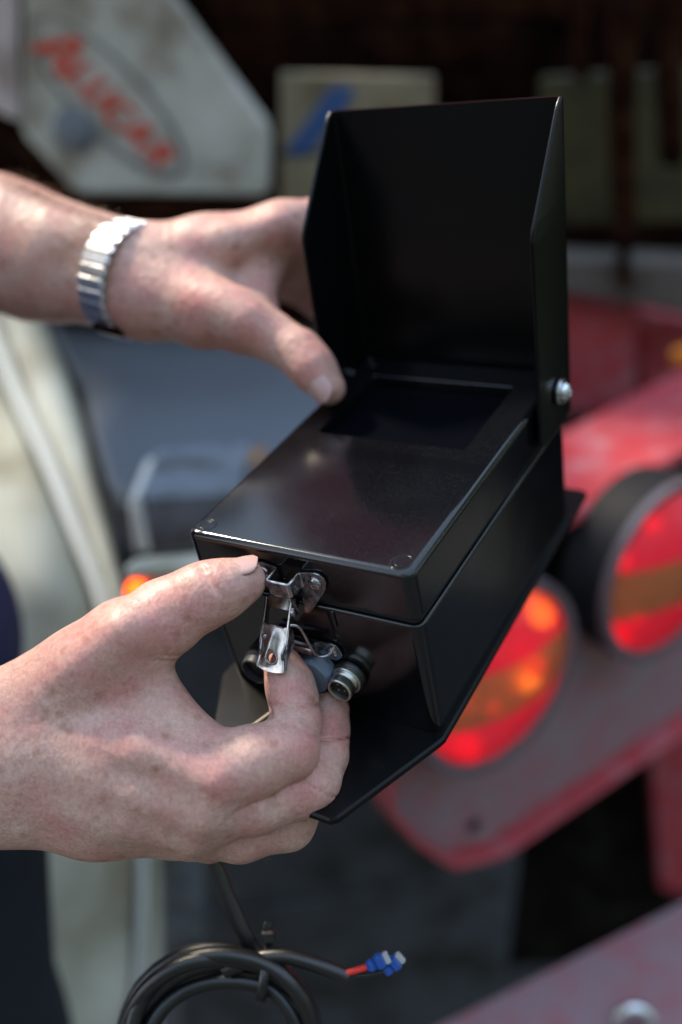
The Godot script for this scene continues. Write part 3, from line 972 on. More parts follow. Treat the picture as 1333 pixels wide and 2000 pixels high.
func build_tail_lamp(t: Node3D, c: Vector3, b: Basis, lit: bool) -> void:
	var R := 0.081
	var ax := Basis(b.x, b.z, -b.y)   # lathe axis along the lamp axis
	var s := Shape.new()
	s.lathe([[R * 0.80, -0.050], [R * 1.00, -0.046], [R * 1.03, -0.030], [R * 1.04, -0.004], [R * 1.02, 0.002], [R * 1.0, 0.003], [R * 0.985, 0.0], [R * 0.96, -0.020], [R * 0.55, -0.038], [0.001, -0.042]], 56, c, ax)
	var h := put("tail_lamp", s, M.lamp_black, t)
	s = Shape.new()
	s.lathe([[R * 0.90, -0.012], [R * 0.70, -0.026], [R * 0.3, -0.034], [0.001, -0.035]], 40, c, ax, false, false)
	if not M.has("reflector"):
		mat("reflector", lin(0.75, 0.70, 0.66), 0.3, 0.6)
		var facet := noise_tex(0.05, 61, [], 256, FastNoiseLite.TYPE_CELLULAR, 1, true, 6.0)
		for e in [["lens_red", lin(0.62, 0.020, 0.060), Color(0.62, 0.006, 0.030)], ["lens_amber", lin(0.44, 0.16, 0.05), Color(0.13, 0.032, 0.006)]]:
			var m := mat(e[0], e[1], 0.22, 0.0, 0.03, null, null, facet, 0.5)
			m.transparency = BaseMaterial3D.TRANSPARENCY_ALPHA
			m.albedo_color.a = 0.68
			m.emission_enabled = true
			m.emission = e[2]
			m.emission_energy_multiplier = 0.20
		var clear := mat("lens_rim", lin(0.12, 0.095, 0.105), 0.25)
		var bulb := mat("bulb", lin(1.0, 0.5, 0.2), 0.4)
		bulb.emission_enabled = true
		bulb.emission = Color(1.0, 0.48, 0.05)
		bulb.emission_energy_multiplier = 3.2
		var led := mat("led_red", lin(1.0, 0.1, 0.1), 0.4)
		led.emission_enabled = true
		led.emission = Color(1.0, 0.03, 0.05)
		led.emission_energy_multiplier = 1.6
	put("reflector", s, M.reflector, h)
	# lens in three bands, domed
	for e in [[-1.0, -0.30, "lens_red"], [-0.295, 0.295, "lens_amber"], [0.30, 1.0, "lens_red"]]:
		s = Shape.new()
		var rows := 12
		var cols := 20
		var rf := []
		var r0 := R * 0.90
		for i in rows + 1:
			var y: float = lerpf(e[0], e[1], float(i) / rows)
			var w := sqrt(max(0.0, 1.0 - y * y)) + 0.0005
			var ring := PackedVector3Array()
			for k in cols + 1:
				var x := lerpf(-w, w, float(k) / cols)
				ring.append(c + b * Vector3(x * r0, y * r0, 0.018 - 0.018 * (x * x + y * y)))
			for k in range(cols, -1, -1):
				var x := lerpf(-w, w, float(k) / cols)
				ring.append(c + b * Vector3(x * r0, y * r0, 0.0155 - 0.018 * (x * x + y * y)))
			rf.append(ring)
		s.loft(rf, true, true)
		put("lens", s, M[e[2]], h)
	s = Shape.new()
	s.lathe([[R * 0.895, -0.004], [R * 0.91, 0.0015], [R * 0.96, 0.0035], [R * 1.02, 0.003], [R * 1.04, -0.003]], 56, c, ax, false, false)
	put("lens_rim", s, M.lens_rim, h)
	var spots := []
	if lit: spots = [[0.70, 0.36, 0.0100, "bulb"], [0.66, -0.22, 0.0075, "led_red"], [0.64, -0.46, 0.0080, "bulb"], [-0.25, -0.76, 0.0105, "led_red"], [0.10, -0.50, 0.006, "led_red"], [0.1, 0.60, 0.006, "led_red"]]
	else: spots = [[-0.62, 0.30, 0.009, "led_red"], [-0.52, -0.62, 0.010, "led_red"], [-0.15, 0.55, 0.007, "led_red"], [-0.25, -0.52, 0.006, "led_red"]]
	for e in spots:
		s = Shape.new()
		var pr := []
		for k in 9:
			var a := -PI / 2 + PI * k / 8.0
			pr.append([cos(a) * e[2], sin(a) * e[2]])
		s.lathe(pr, 16, c + b * Vector3(e[0] * R, e[1] * R, -0.012), ax)
		put("light_bulb", s, M[e[3]], h)
	if lit:
		var o := OmniLight3D.new()
		o.name = "tail_lamp_light"
		o.light_color = Color(1.0, 0.2, 0.08)
		o.light_energy = 0.00015
		o.light_size = 0.02
		o.omni_range = 3.0
		o.omni_attenuation = 2.0
		o.shadow_enabled = true
		o.position = c + b * Vector3(0.2 * R, 0.1 * R, 0.03)
		add_child(o)

# the mudguard leans back towards its top
func back_lean(py: float) -> float:
	return 0.22 * pow(clampf((1250.0 - py) / 700.0, 0.0, 1.2), 1.2)

# ================================================================ things at the truck's side
func build_side_things() -> void:
	# grey locker
	var front := Vector3(0, 0, 1)
	var L := thing("storage_locker", "flat-topped dark grey storage locker behind the black box", "locker")
	var s := Shape.new()
	s.box(Vector3(-0.005, 0.47, -1.09), Vector3(0.42, 0.93, 0.56), 0.012)
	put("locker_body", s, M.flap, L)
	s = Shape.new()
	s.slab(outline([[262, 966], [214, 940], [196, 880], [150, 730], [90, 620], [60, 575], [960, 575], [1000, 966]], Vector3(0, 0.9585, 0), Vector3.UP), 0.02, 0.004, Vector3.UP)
	put("locker_top", s, M.toolbox, L)
	s = Shape.new()
	s.slab(outline([[400, 1792], [860, 1722], [860, 1742], [404, 1816]], Vector3(0, 0, -0.802), front), 0.006, 0.002, front)
	put("pressed_rib", s, M.flap, L)
	s = Shape.new()
	s.slab(outline([[296, 1640], [398, 1640], [398, 1836], [346, 1852], [326, 1820], [302, 1788]], Vector3(0, 0, -0.76), front), 0.02, 0.004, front)
	put("bracket", s, M.grey_block, L)
	rebase(L, Vector3(-0.02, 0.0, -1.09))
	# block standing on the locker's edge
	var B := thing("grey_block", "blue grey block with a pale end cap in front of the locker top", "block")
	s = Shape.new()
	var bo := outline([[268, 972], [284, 962], [470, 950], [474, 1082], [300, 1090], [284, 1080]], Vector3(0, 0, -0.70), front)
	s.slab(bo, 0.09, 0.006, front)
	put("block_body", s, M.grey_block, B)
	s = Shape.new()
	s.slab(outline([[248, 992], [256, 976], [270, 974], [292, 1080], [278, 1088], [262, 1080]], Vector3(0, 0, -0.695), front), 0.08, 0.005, front)
	put("end_cap", s, M.cream_lip, B)
	rebase(B, (bo[0] + bo[3]) * 0.5 - Vector3(0, 0.03, 0))
	# cream marker lamp
	var mk := thing("marker_lamp", "small cream lamp housing with a glowing orange lens", "lamp")
	s = Shape.new()
	var rings := []
	for e in [[244, 1122, 5], [250, 1120, 17], [264, 1117, 25], [300, 1112, 26], [400, 1106, 26], [470, 1104, 26]]:
		var c := at(e[0], e[1], 0.72)
		var q := PackedVector3Array()
		for k in 24:
			var a := TAU * k / 24.0
			var rr: float = e[2] * 0.72 / FOCAL
			q.append(c + view * Vector3(0, sin(a) * rr, cos(a) * rr * 1.3))
		rings.append(q)
	s.loft(rings)
	put("housing", s, M.cream, mk)
	s = Shape.new()
	var pr := []
	for k in 10:
		var a := -PI / 2 + PI * k / 9.0
		pr.append([cos(a) * 0.0078 + 0.00001, sin(a) * 0.0105])
	s.lathe(pr, 24, at(268, 1158, 0.715))
	var om := mat("marker_orange", lin(1.0, 0.35, 0.02), 0.25)
	om.emission_enabled = true
	om.emission = Color(1.0, 0.28, 0.01)
	om.emission_energy_multiplier = 1.6
	put("orange_lens", s, om, mk)
	rebase(mk, at(300, 1130, 0.72))
	# dry leaf lying on the locker
	var top := Vector3(0, 0.9595, 0)
	var lf := Shape.new()
	var lo := outline([[383, 932], [398, 918], [440, 912], [480, 892], [520, 870], [516, 900], [470, 928], [430, 944], [394, 950]], top, Vector3.UP)
	for i in lo.size(): lo[i] += Vector3(0, 0.004 * (i % 2), 0)
	lf.slab(lo, 0.0006, 0.0001, Vector3.UP)
	tag(put("dry_leaf", lf, M.leaf_dry), "brown dry leaf lying on the grey locker top", "leaf")
	# cream mudguard
	var g := thing("mudguard", "cream curved mudguard with a raised pale rim, partly in the sun", "mudguard")
	var rows := [[480, -150, -110, -40], [560, -72, -38, 40], [640, -34, 0, 88], [760, 14, 46, 138], [900, 78, 110, 181], [1050, 139, 170, 219], [1180, 188, 216, 246], [1400, 236, 260, 280], [1650, 266, 288, 312], [1900, 262, 284, 318], [2100, 240, 264, 310]]
	var face := []; var band := []; var lip := []
	var lipr := PackedFloat32Array()
	for i in (rows.size() - 1) * 5 + 1:
		var k: int = min(i / 5, rows.size() - 2)
		var u := (i - k * 5) / 5.0
		var r := []
		for c in 4:
			r.append(lerpf(rows[k][c], rows[k + 1][c], u) if k == 0 or k >= rows.size() - 2 else cubic_interpolate(rows[k][c], rows[k + 1][c], rows[k - 1][c], rows[k + 2][c], u))
		var f := PackedVector3Array()
		for e in [[-330.0, 0.80], [-210.0, 0.835], [-110.0, 0.868], [-40.0, 0.890], [-8.0, 0.898]]:
			f.append(at(r[1] + e[0], r[0], e[1] + back_lean(r[0]) + 0.012 * sin(r[0] * 0.012 + e[0] * 0.02)))
		for e in [[-8.0, 0.902], [-40.0, 0.894], [-110.0, 0.872], [-210.0, 0.84], [-330.0, 0.805]]:
			f.append(at(r[1] + e[0], r[0], e[1] + back_lean(r[0]) + 0.012 * sin(r[0] * 0.012 + e[0] * 0.02)))
		face.append(f)
		var bd := PackedVector3Array()
		for e in [[0.0, 0.900], [0.45, 0.894], [0.85, 0.894], [0.97, 0.904], [1.0, 0.96], [0.92, 0.96], [0.90, 0.914], [0.72, 0.906], [0.40, 0.906], [0.0, 0.910]]:
			bd.append(at(lerpf(r[2], r[3], e[0]), r[0], e[1] + back_lean(r[0])))
		band.append(bd)
		lip.append(at((r[1] + r[2]) * 0.5, r[0], 0.897 + back_lean(r[0])))
		lipr.append((r[2] - r[1]) * 0.5 * (0.9 + back_lean(r[0])) / FOCAL * 0.86)
	s = Shape.new(); s.loft(face)
	put("side_panel", s, M.cream, g)
	s = Shape.new(); s.loft(band)
	put("outer_band", s, M.cream, g)
	s = Shape.new(); s.tube(PackedVector3Array(lip), lipr, 12)
	put("rim", s, M.cream_lip, g)
	rebase(g, Vector3(-0.35, 0.3, -0.8))
	# tree beside the yard, mirrored green in the glossy side of the box
	var crown := SurfaceTool.new()
	crown.begin(Mesh.PRIMITIVE_TRIANGLES)
	for k in 9000:
		var d := Vector3(rng.randfn(), rng.randfn(), rng.randfn()).normalized()
		var q := floorf(k / 50.0)
		var clump := Vector3(sin(q * 12.9) * 1.0, 1.7 + sin(q * 4.7) * 1.3, cos(q * 7.3) * 1.0)
		var p := clump + d * 0.33 * pow(rng.randf(), 0.4)
		var u := Vector3(rng.randfn(), rng.randfn(), rng.randfn()).normalized()
		var v := u.cross(d).normalized() * 0.030
		u *= 0.060
		crown.add_vertex(p - u); crown.add_vertex(p + v); crown.add_vertex(p + u)
		crown.add_vertex(p - u); crown.add_vertex(p + u); crown.add_vertex(p - v)
	crown.generate_normals()
	var crown_mesh := crown.commit()
	for e in [[3.6, -2.6, 1.2, "leafy green tree growing beside the truck"], [-4.0, 4.8, 1.8, "broad leafy tree opposite the truck, beside the shorter ones"], [-0.9, 6.0, 1.7, ""], [2.4, 5.8, 1.6, ""], [5.2, 3.8, 1.6, ""], [5.6, 0.6, 1.3, ""]]:
		var tr := thing("leafy_tree", e[3] if e[3] else "leafy green tree in the row opposite the truck", "tree", Transform3D(Basis(Vector3.UP, e[0]).scaled(Vector3.ONE * e[2]), Vector3(e[0], 0, e[1])))
		tr.set_meta("group", "trees round the yard")
		s = Shape.new()
		s.tube(smooth_path([Vector3(0, 0, 0), Vector3(0.05, 0.7, 0.02), Vector3(-0.04, 1.5, 0.0), Vector3(0.0, 2.4, 0.05)], 6), 0.08, 10)
		put("trunk", s, M.bark, tr)
		put("crown", crown_mesh, M.foliage, tr).set_meta("kind", "stuff")

# ================================================================ cable
func build_cable() -> void:
	var c := thing("cable_coil", "black cable coil tied with a zip tie, hanging under the hand", "cable")
	var s := Shape.new()
	# hanging lead from the gland down to the coil
	var gp := box_frame * Vector3(0.0018, -0.0590, 0.0170)
	var r := 0.0036
	s.tube(smooth_path([gp, gp + box_frame.basis * Vector3(-0.004, -0.006, 0.016), at(560, 1450, 0.425), at(440, 1560, 0.438), at(416, 1660, 0.440), at(432, 1720, 0.440), at(462, 1790, 0.440), at(486, 1840, 0.440), at(512, 1872, 0.443), at(560, 1890, 0.449)], 10), r, 14)
	put("lead", s, M.rubber, c)
	# loops
	var loops := [[436, 2052, 176, 172, 0.440, 0.00], [430, 2040, 190, 188, 0.447, 0.10], [440, 2066, 158, 150, 0.434, -0.12], [428, 2048, 186, 178, 0.432, 0.06], [446, 2056, 168, 176, 0.452, -0.05], [434, 2034, 178, 172, 0.428, 0.16]]
	for e in loops:
		var p := PackedVector3Array()
		for k in 72:
			var a := TAU * k / 72.0
			var x: float = cos(a) * e[2]
			var y: float = sin(a) * e[3]
			var pinch := exp(-pow(wrapf(a - 1.02, -PI, PI) / 0.45, 2.0))
			var dd: float = e[4] + 0.004 * sin(a * 2.0 + e[5] * 20.0)
			var q := Vector3(e[0] + x * cos(e[5]) - y * sin(e[5]), e[1] - x * sin(e[5]) - y * cos(e[5]), dd)
			var tie := Vector3(522 + (q.x - 522) * 0.8, 1888 + (q.y - 1888) * 0.72, lerpf(q.z, 0.440, 0.25))
			q = q.lerp(tie, pinch * 0.8)
			p.append(at(q.x, q.y, q.z))
		s = Shape.new()
		s.tube(p, r, 12, false, true)
		put("loop", s, M.rubber, c)
	# tail with stripped wires
	s = Shape.new()
	s.tube(smooth_path([at(440, 1895, 0.434), at(500, 1872, 0.430), at(560, 1868, 0.428), at(620, 1884, 0.427), at(679, 1907, 0.427)], 8), r * 0.92, 14)
	var tail := put("tail", s, M.rubber, c)
	s = Shape.new()
	s.tube(smooth_path([at(672, 1902, 0.426), at(700, 1894, 0.425), at(728, 1885, 0.424)], 6), 0.0014, 10)
	put("red_wire", s, M.red_wire, tail)
	s = Shape.new()
	s.tube(smooth_path([at(674, 1908, 0.428), at(710, 1905, 0.427), at(754, 1897, 0.426)], 6), 0.0009, 10)
	put("black_wire", s, M.rubber, tail)
	for e in [[716, 1890, 748, 1874, 0.424], [750, 1900, 776, 1876, 0.426]]:
		s = Shape.new()
		var a := at(e[0], e[1], e[4]); var b := at(e[2], e[3], e[4])
		var d := (b - a)
		var turn := Basis(d.normalized(), view.y, view.z).orthonormalized()
		s.box(a + d * 0.30, Vector3(d.length() * 0.5, 0.0050, 0.0042), 0.0009, turn)
		s.box(a + d * 0.80, Vector3(d.length() * 0.55, 0.0066, 0.0048), 0.0010, turn)
		var cn := put("crimp_connector", s, M.blue_plastic, tail)
		s = Shape.new()
		s.box(a + d * 1.22, Vector3(d.length() * 0.34, 0.0052, 0.0034), 0.0006, turn)
		put("blade", s, M.clear_plastic, cn)
	# zip tie
	s = Shape.new()
	var mid := at(520, 1888, 0.440)
	var ring := PackedVector3Array()
	for k in 40:
		var a := TAU * k / 40.0
		ring.append(mid + view * (Vector3(0.15, 1.0, 0.0).normalized() * cos(a) * 0.0135 + Vector3(0, 0, 1) * sin(a) * 0.0165))
	var rr := []
	var axis := view * Vector3(1.0, -0.15, 0.0).normalized()
	for k in 40:
		var p := ring[k]
		var o := (p - mid).normalized()
		rr.append(PackedVector3Array([p + axis * 0.0020, p + axis * 0.0020 + o * 0.0010, p - axis * 0.0020 + o * 0.0010, p - axis * 0.0020]))
	s.loft(rr, false, false, true, PackedInt32Array(), true)
	var z := put("zip_tie", s, M.rubber, c)
	s = Shape.new()
	var hd := at(526, 1828, 0.432)
	s.box(hd, Vector3(0.0062, 0.0056, 0.0050), 0.0009, view * Basis(Vector3(0, 0, 1), 0.12))
	s.box(hd + view * Vector3(-0.0005, 0.0042, 0.0), Vector3(0.0040, 0.0034, 0.0014), 0.0004, view * Basis(Vector3(0, 0, 1), -0.25))
	put("tie_head", s, M.rubber, z)
	rebase(c, at(430, 2040, 0.44))

# ================================================================ bodies as smooth fields
# Bones are tapered capsules joined by a smooth minimum and meshed as surface nets.
class Flesh:
	var a := PackedVector3Array(); var ba := PackedVector3Array(); var inv := PackedFloat32Array()
	var ra := PackedFloat32Array(); var dr := PackedFloat32Array(); var gr := PackedInt32Array()
	var k_palm := 0.011; var k_digit := 0.004; var k_between := 0.0008; var k_root := 0.006; var k_thumb := 0.013
	var cp := PackedVector3Array(); var cn := PackedVector3Array(); var cw := PackedFloat32Array(); var cd := PackedFloat32Array(); var cr := PackedFloat32Array()
	var verts := PackedVector3Array(); var norms := PackedVector3Array(); var tris := PackedInt32Array()
	# group 0: arm and palm, 1: thumb, 2..: fingers. Bones must be added in order of their group.
	func bone(g: int, p: Vector3, r: float, q: Vector3, r2: float) -> void:
		a.append(p); ba.append(q - p); ra.append(r); dr.append(r2 - r); gr.append(g)
		inv.append(1.0 / max((q - p).length_squared(), 1e-10))
	func chain(g: int, pts: Array) -> void:
		for i in pts.size() - 1: bone(g, pts[i][0], pts[i][1], pts[i + 1][0], pts[i + 1][1])
	func crease(p: Vector3, n: Vector3, width: float, depth: float, reach: float) -> void:
		cp.append(p); cn.append(n.normalized()); cw.append(width); cd.append(depth); cr.append(reach)
	func field(p: Vector3, list: PackedInt32Array, cl: PackedInt32Array) -> float:
		var palm := 1.0; var thumb := 1.0; var fingers := 1.0; var cur := 1.0; var cg := -1
		for i in list:
			var g := gr[i]
			if g != cg:
				if cg == 0: palm = cur
				elif cg == 1: thumb = cur
				elif cg > 1:
					var hh: float = max(k_between - absf(fingers - cur), 0.0) / k_between
					fingers = min(fingers, cur) - hh * hh * k_between * 0.25
				cg = g
				cur = 1.0
			var pa := p - a[i]
			var h := clampf(pa.dot(ba[i]) * inv[i], 0.0, 1.0)
			var d := (pa - ba[i] * h).length() - ra[i] - dr[i] * h
			var k := k_palm if g == 0 else k_digit
			var m: float = max(k - absf(cur - d), 0.0) / k
			cur = min(cur, d) - m * m * k * 0.25
		if cg == 0: palm = cur
		elif cg == 1: thumb = cur
		elif cg > 1:
			var hh: float = max(k_between - absf(fingers - cur), 0.0) / k_between
			fingers = min(fingers, cur) - hh * hh * k_between * 0.25
		var m2: float = max(k_thumb - absf(palm - thumb), 0.0) / k_thumb
		palm = min(palm, thumb) - m2 * m2 * k_thumb * 0.25
		m2 = max(k_root - absf(palm - fingers), 0.0) / k_root
		var out: float = min(palm, fingers) - m2 * m2 * k_root * 0.25
		for c in cl:
			var q := p - cp[c]
			var ln := q.length()
			if ln < cr[c]:
				var s := q.dot(cn[c]) / cw[c]
				var fade := 1.0 - ln / cr[c]
				out += cd[c] * exp(-s * s) * min(1.0, fade * 2.5)
		return out
	func build(h: float, clip := AABB()) -> void:
		var all := PackedInt32Array(range(a.size()))
		var allc := PackedInt32Array(range(cp.size()))
		var lo := Vector3.ONE * 1e3; var hi := -lo
		for i in a.size():
			var r: float = max(ra[i], ra[i] + dr[i]) + 0.004
			for e in [a[i], a[i] + ba[i]]:
				lo = lo.min(e - Vector3.ONE * r); hi = hi.max(e + Vector3.ONE * r)
		if clip.has_volume():
			lo = lo.max(clip.position); hi = hi.min(clip.end)
		var nb := Vector3i(((hi - lo) / (h * 8.0)).ceil())
		var half := h * 8.0 * 0.8661
		var cell := {}
		var edges := PackedInt64Array()
		var lists := []
		var clists := []
		var vblock := PackedInt32Array()
		var SX := nb.x * 8 + 2
		var SY := nb.y * 8 + 2
		var val := PackedFloat32Array()
		val.resize(729)
		for bz in nb.z:
			for by in nb.y:
				for bx in nb.x:
					var o := lo + Vector3(bx, by, bz) * (h * 8.0)
					var c := o + Vector3.ONE * (h * 4.0)
					var dc := field(c, all, allc)
					if absf(dc) > half + 0.006: continue
					var near := PackedInt32Array()
					for i in all:
						var pa := c - a[i]
						var t := clampf(pa.dot(ba[i]) * inv[i], 0.0, 1.0)
						if (pa - ba[i] * t).length() - ra[i] - dr[i] * t < dc + 2.0 * half + 0.016: near.append(i)
					var nc := PackedInt32Array()
					for i in allc:
						if c.distance_to(cp[i]) < cr[i] + half: nc.append(i)
					var w := 0
					for z in 9:
						for y in 9:
							for x in 9:
								val[w] = field(o + Vector3(x, y, z) * h, near, nc)
								w += 1
					var bid := lists.size()
					lists.append(near); clists.append(nc)
					for z in 8:
						for y in 8:
							for x in 8:
								w = x + y * 9 + z * 81
								var v0 := val[w]
								var gx := bx * 8 + x; var gy := by * 8 + y; var gz := bz * 8 + z
								var key := gx + SX * (gy + SY * gz)
								var s0 := v0 < 0.0
								if s0 != (val[w + 1] < 0.0): edges.append(key * 8 + (4 if s0 else 0))
								if s0 != (val[w + 9] < 0.0): edges.append(key * 8 + 1 + (4 if s0 else 0))
								if s0 != (val[w + 81] < 0.0): edges.append(key * 8 + 2 + (4 if s0 else 0))
								var inside := int(s0) + int(val[w + 1] < 0.0) + int(val[w + 9] < 0.0) + int(val[w + 10] < 0.0) + int(val[w + 81] < 0.0) + int(val[w + 82] < 0.0) + int(val[w + 90] < 0.0) + int(val[w + 91] < 0.0)
								if inside == 0 or inside == 8: continue
								var sum := Vector3.ZERO; var n := 0
								for e in EDGE:
									var va: float = val[w + e[0]]; var vb: float = val[w + e[1]]
									if (va < 0.0) != (vb < 0.0):
										sum += e[2] + e[3] * (va / (va - vb))
										n += 1
								cell[key] = verts.size()
								verts.append(o + (Vector3(x, y, z) + sum / n) * h)
								vblock.append(bid)
		for e in edges:
			var key := e >> 3
			var ax := e & 3
			var s := (e & 4) != 0
			var d1 := SX if ax == 0 else (SX * SY if ax == 1 else 1)
			var d2 := SX * SY if ax == 0 else (1 if ax == 1 else SX)
			if cell.has(key) and cell.has(key - d1) and cell.has(key - d2) and cell.has(key - d1 - d2):
				var q0: int = cell[key]; var q1: int = cell[key - d1]; var q2: int = cell[key - d1 - d2]; var q3: int = cell[key - d2]
				if s: tris.append_array(PackedInt32Array([q0, q2, q1, q0, q3, q2]))
				else: tris.append_array(PackedInt32Array([q0, q1, q2, q0, q2, q3]))
		norms.resize(verts.size())
		var eps := h * 0.35
		for i in verts.size():
			var p := verts[i]
			var l: PackedInt32Array = lists[vblock[i]]; var c2: PackedInt32Array = clists[vblock[i]]
			for it in 2:
				var d := field(p, l, c2)
				var nn := Vector3(field(p + Vector3(eps, 0, 0), l, c2) - d, field(p + Vector3(0, eps, 0), l, c2) - d, field(p + Vector3(0, 0, eps), l, c2) - d)
				nn = nn.normalized()
				norms[i] = nn
				if it == 0: p -= nn * clampf(d, -h, h)
			verts[i] = p
	const EDGE := [[0, 1, Vector3(0, 0, 0), Vector3(1, 0, 0)], [9, 10, Vector3(0, 1, 0), Vector3(1, 0, 0)], [81, 82, Vector3(0, 0, 1), Vector3(1, 0, 0)], [90, 91, Vector3(0, 1, 1), Vector3(1, 0, 0)],
		[0, 9, Vector3(0, 0, 0), Vector3(0, 1, 0)], [1, 10, Vector3(1, 0, 0), Vector3(0, 1, 0)], [81, 90, Vector3(0, 0, 1), Vector3(0, 1, 0)], [82, 91, Vector3(1, 0, 1), Vector3(0, 1, 0)],
		[0, 81, Vector3(0, 0, 0), Vector3(0, 0, 1)], [1, 82, Vector3(1, 0, 0), Vector3(0, 0, 1)], [9, 90, Vector3(0, 1, 0), Vector3(0, 0, 1)], [10, 91, Vector3(1, 1, 0), Vector3(0, 0, 1)]]

func flesh_surface(mesh: ArrayMesh, f: Flesh, colors: PackedColorArray) -> void:
	var arr := []
	arr.resize(Mesh.ARRAY_MAX)
	arr[Mesh.ARRAY_VERTEX] = f.verts
	arr[Mesh.ARRAY_NORMAL] = f.norms
	if colors.size() > 0: arr[Mesh.ARRAY_COLOR] = colors
	arr[Mesh.ARRAY_INDEX] = f.tris
	mesh.add_surface_from_arrays(Mesh.PRIMITIVE_TRIANGLES, arr)

var patch_noise := FastNoiseLite.new()
var mottle_noise := FastNoiseLite.new()
var spot_dist := FastNoiseLite.new()
var spot_value := FastNoiseLite.new()

# skin colour: pink and pale patches, freckles, red knuckles; marks = [place, radius, colour, share]
func skin_colors(f: Flesh, marks: Array) -> PackedColorArray:
	patch_noise.seed = 5; patch_noise.frequency = 42.0; patch_noise.fractal_octaves = 3
	mottle_noise.seed = 8; mottle_noise.frequency = 330.0; mottle_noise.fractal_octaves = 3
	for n in [spot_dist, spot_value]:
		n.noise_type = FastNoiseLite.TYPE_CELLULAR; n.seed = 13; n.frequency = 150.0
		n.cellular_distance_function = FastNoiseLite.DISTANCE_EUCLIDEAN; n.fractal_type = FastNoiseLite.FRACTAL_NONE
	spot_dist.cellular_return_type = FastNoiseLite.RETURN_DISTANCE
	spot_value.cellular_return_type = FastNoiseLite.RETURN_CELL_VALUE
	var out := PackedColorArray()
	out.resize(f.verts.size())
	var base := Vector3(0.53, 0.305, 0.252); var pink := Vector3(0.525, 0.228, 0.205); var pale := Vector3(0.59, 0.395, 0.325); var freckle := Vector3(0.30, 0.135, 0.085)
	for i in f.verts.size():
		var p := f.verts[i]
		var v := patch_noise.get_noise_3dv(p)
		var c := base.lerp(pink, clampf(v * 1.6, 0, 1) * 0.75).lerp(pale, clampf(-v * 1.6, 0, 1) * 0.75)
		var w := mottle_noise.get_noise_3dv(p)
		c *= 1.0 + w * 0.22
		var sd := spot_dist.get_noise_3dv(p) + 1.0
		var sv := spot_value.get_noise_3dv(p)
		if sv > 0.1 and sd < 0.36:
			c = c.lerp(freckle, clampf((0.36 - sd) / 0.20, 0, 1) * (0.35 + 0.5 * (sv - 0.1)))
		for m in marks:
			var d: float = p.distance_to(m[0]) / m[1]
			if d < 1.6: c = c.lerp(m[2], m[3] * exp(-d * d * 2.2))
		out[i] = Color(c.x, c.y, c.z)
	return out

# ================================================================ the man holding the box
func build_person() -> void:
	var man := thing("person", "person in navy shirt and dark jeans holding the black box with both bare hands", "person")
	var skin_n := noise_tex(0.022, 71, [], 512, FastNoiseLite.TYPE_CELLULAR, 4, true, 7.0)
	var skin_a := noise_tex(0.05, 72, [[0.0, Color(0.84, 0.80, 0.79)], [0.5, Color(0.97, 0.96, 0.95)], [1.0, Color(1, 1, 1)]], 512, FastNoiseLite.TYPE_SIMPLEX_SMOOTH, 4)
	var sk := mat("skin", Color(1, 1, 1), 0.47, 0.0, 0.045, skin_a, null, skin_n, 0.65)
	sk.vertex_color_use_as_albedo = true
	sk.subsurf_scatter_enabled = true
	sk.subsurf_scatter_strength = 0.10
	sk.metallic_specular = 0.45
	var body := ArrayMesh.new()
	var rh := right_arm()
	var red := Vector3(0.52, 0.185, 0.165); var yellow := Vector3(0.60, 0.46, 0.33); var brown := Vector3(0.36, 0.17, 0.11)
	flesh_surface(body, rh, skin_colors(rh, [
		[at(432, 1535, 0.362), 0.011, red, 0.65], [at(300, 1235, 0.372), 0.016, red, 0.45], [at(205, 1235, 0.374), 0.010, red, 0.5], [at(590, 1460, 0.374), 0.012, red, 0.5], [at(572, 1345, 0.394), 0.010, red, 0.6],
		[at(566, 1300, 0.394), 0.007, yellow, 0.7], [at(655, 1420, 0.398), 0.013, red, 0.35], [at(585, 1395, 0.388), 0.006, red, 0.4], [at(572, 1384, 0.388), 0.0035, yellow, 0.6],
		[at(440, 1528, 0.360), 0.0022, brown, 0.9], [at(420, 1150, 0.376), 0.012, red, 0.25], [at(600, 1560, 0.376), 0.010, red, 0.35], [at(480, 1650, 0.385), 0.012, red, 0.25], [at(350, 1395, 0.378), 0.012, yellow, 0.35], [at(200, 1262, 0.374), 0.0022, brown, 0.4]]))
	var lh := left_arm()
	flesh_surface(body, lh, skin_colors(lh, [[at(380, 600, 0.48), 0.012, red, 0.7], [at(480, 640, 0.47), 0.014, red, 0.55], [at(605, 730, 0.463), 0.010, red, 0.6], [at(590, 690, 0.465), 0.010, red, 0.35], [at(575, 480, 0.50), 0.010, red, 0.4], [at(60, 520, 0.52), 0.04, brown, 0.15]]))
	var hd := head()
	flesh_surface(body, hd, skin_colors(hd, []))
	var b := put("body", body, sk, man)
	# hair of the head
	var hf := Flesh.new()
	hf.k_palm = 0.03
	hf.chain(0, [[Vector3(-0.540, 1.640, -0.510), 0.086], [Vector3(-0.500, 1.657, -0.510), 0.066]])
	hf.chain(0, [[Vector3(-0.560, 1.585, -0.510), 0.074], [Vector3(-0.570, 1.545, -0.510), 0.055]])
	hf.build(0.008)
	var hmesh := ArrayMesh.new()
	flesh_surface(hmesh, hf, PackedColorArray())
	put("hair", hmesh, mat("head_hair", lin(0.10, 0.06, 0.035), 0.7), man)
	# nails
	var nm := mat("nail", lin(0.44, 0.265, 0.235), 0.30)
	nail(man, at(479, 1135, 0.390), at(445, 1144, 0.389), at(511, 1128, 0.391), Vector3(0.12, 0.93, 0.34), 0.0092, 0.0074, nm)
	nail(man, at(640, 757, 0.471), at(622, 735, 0.472), at(656, 780, 0.470), Vector3(-0.50, -0.12, 0.85), 0.0095, 0.0062, nm)
	hair(man)
	clothes(man)
	rebase(man, Vector3(-0.38, 0.0, -0.47))

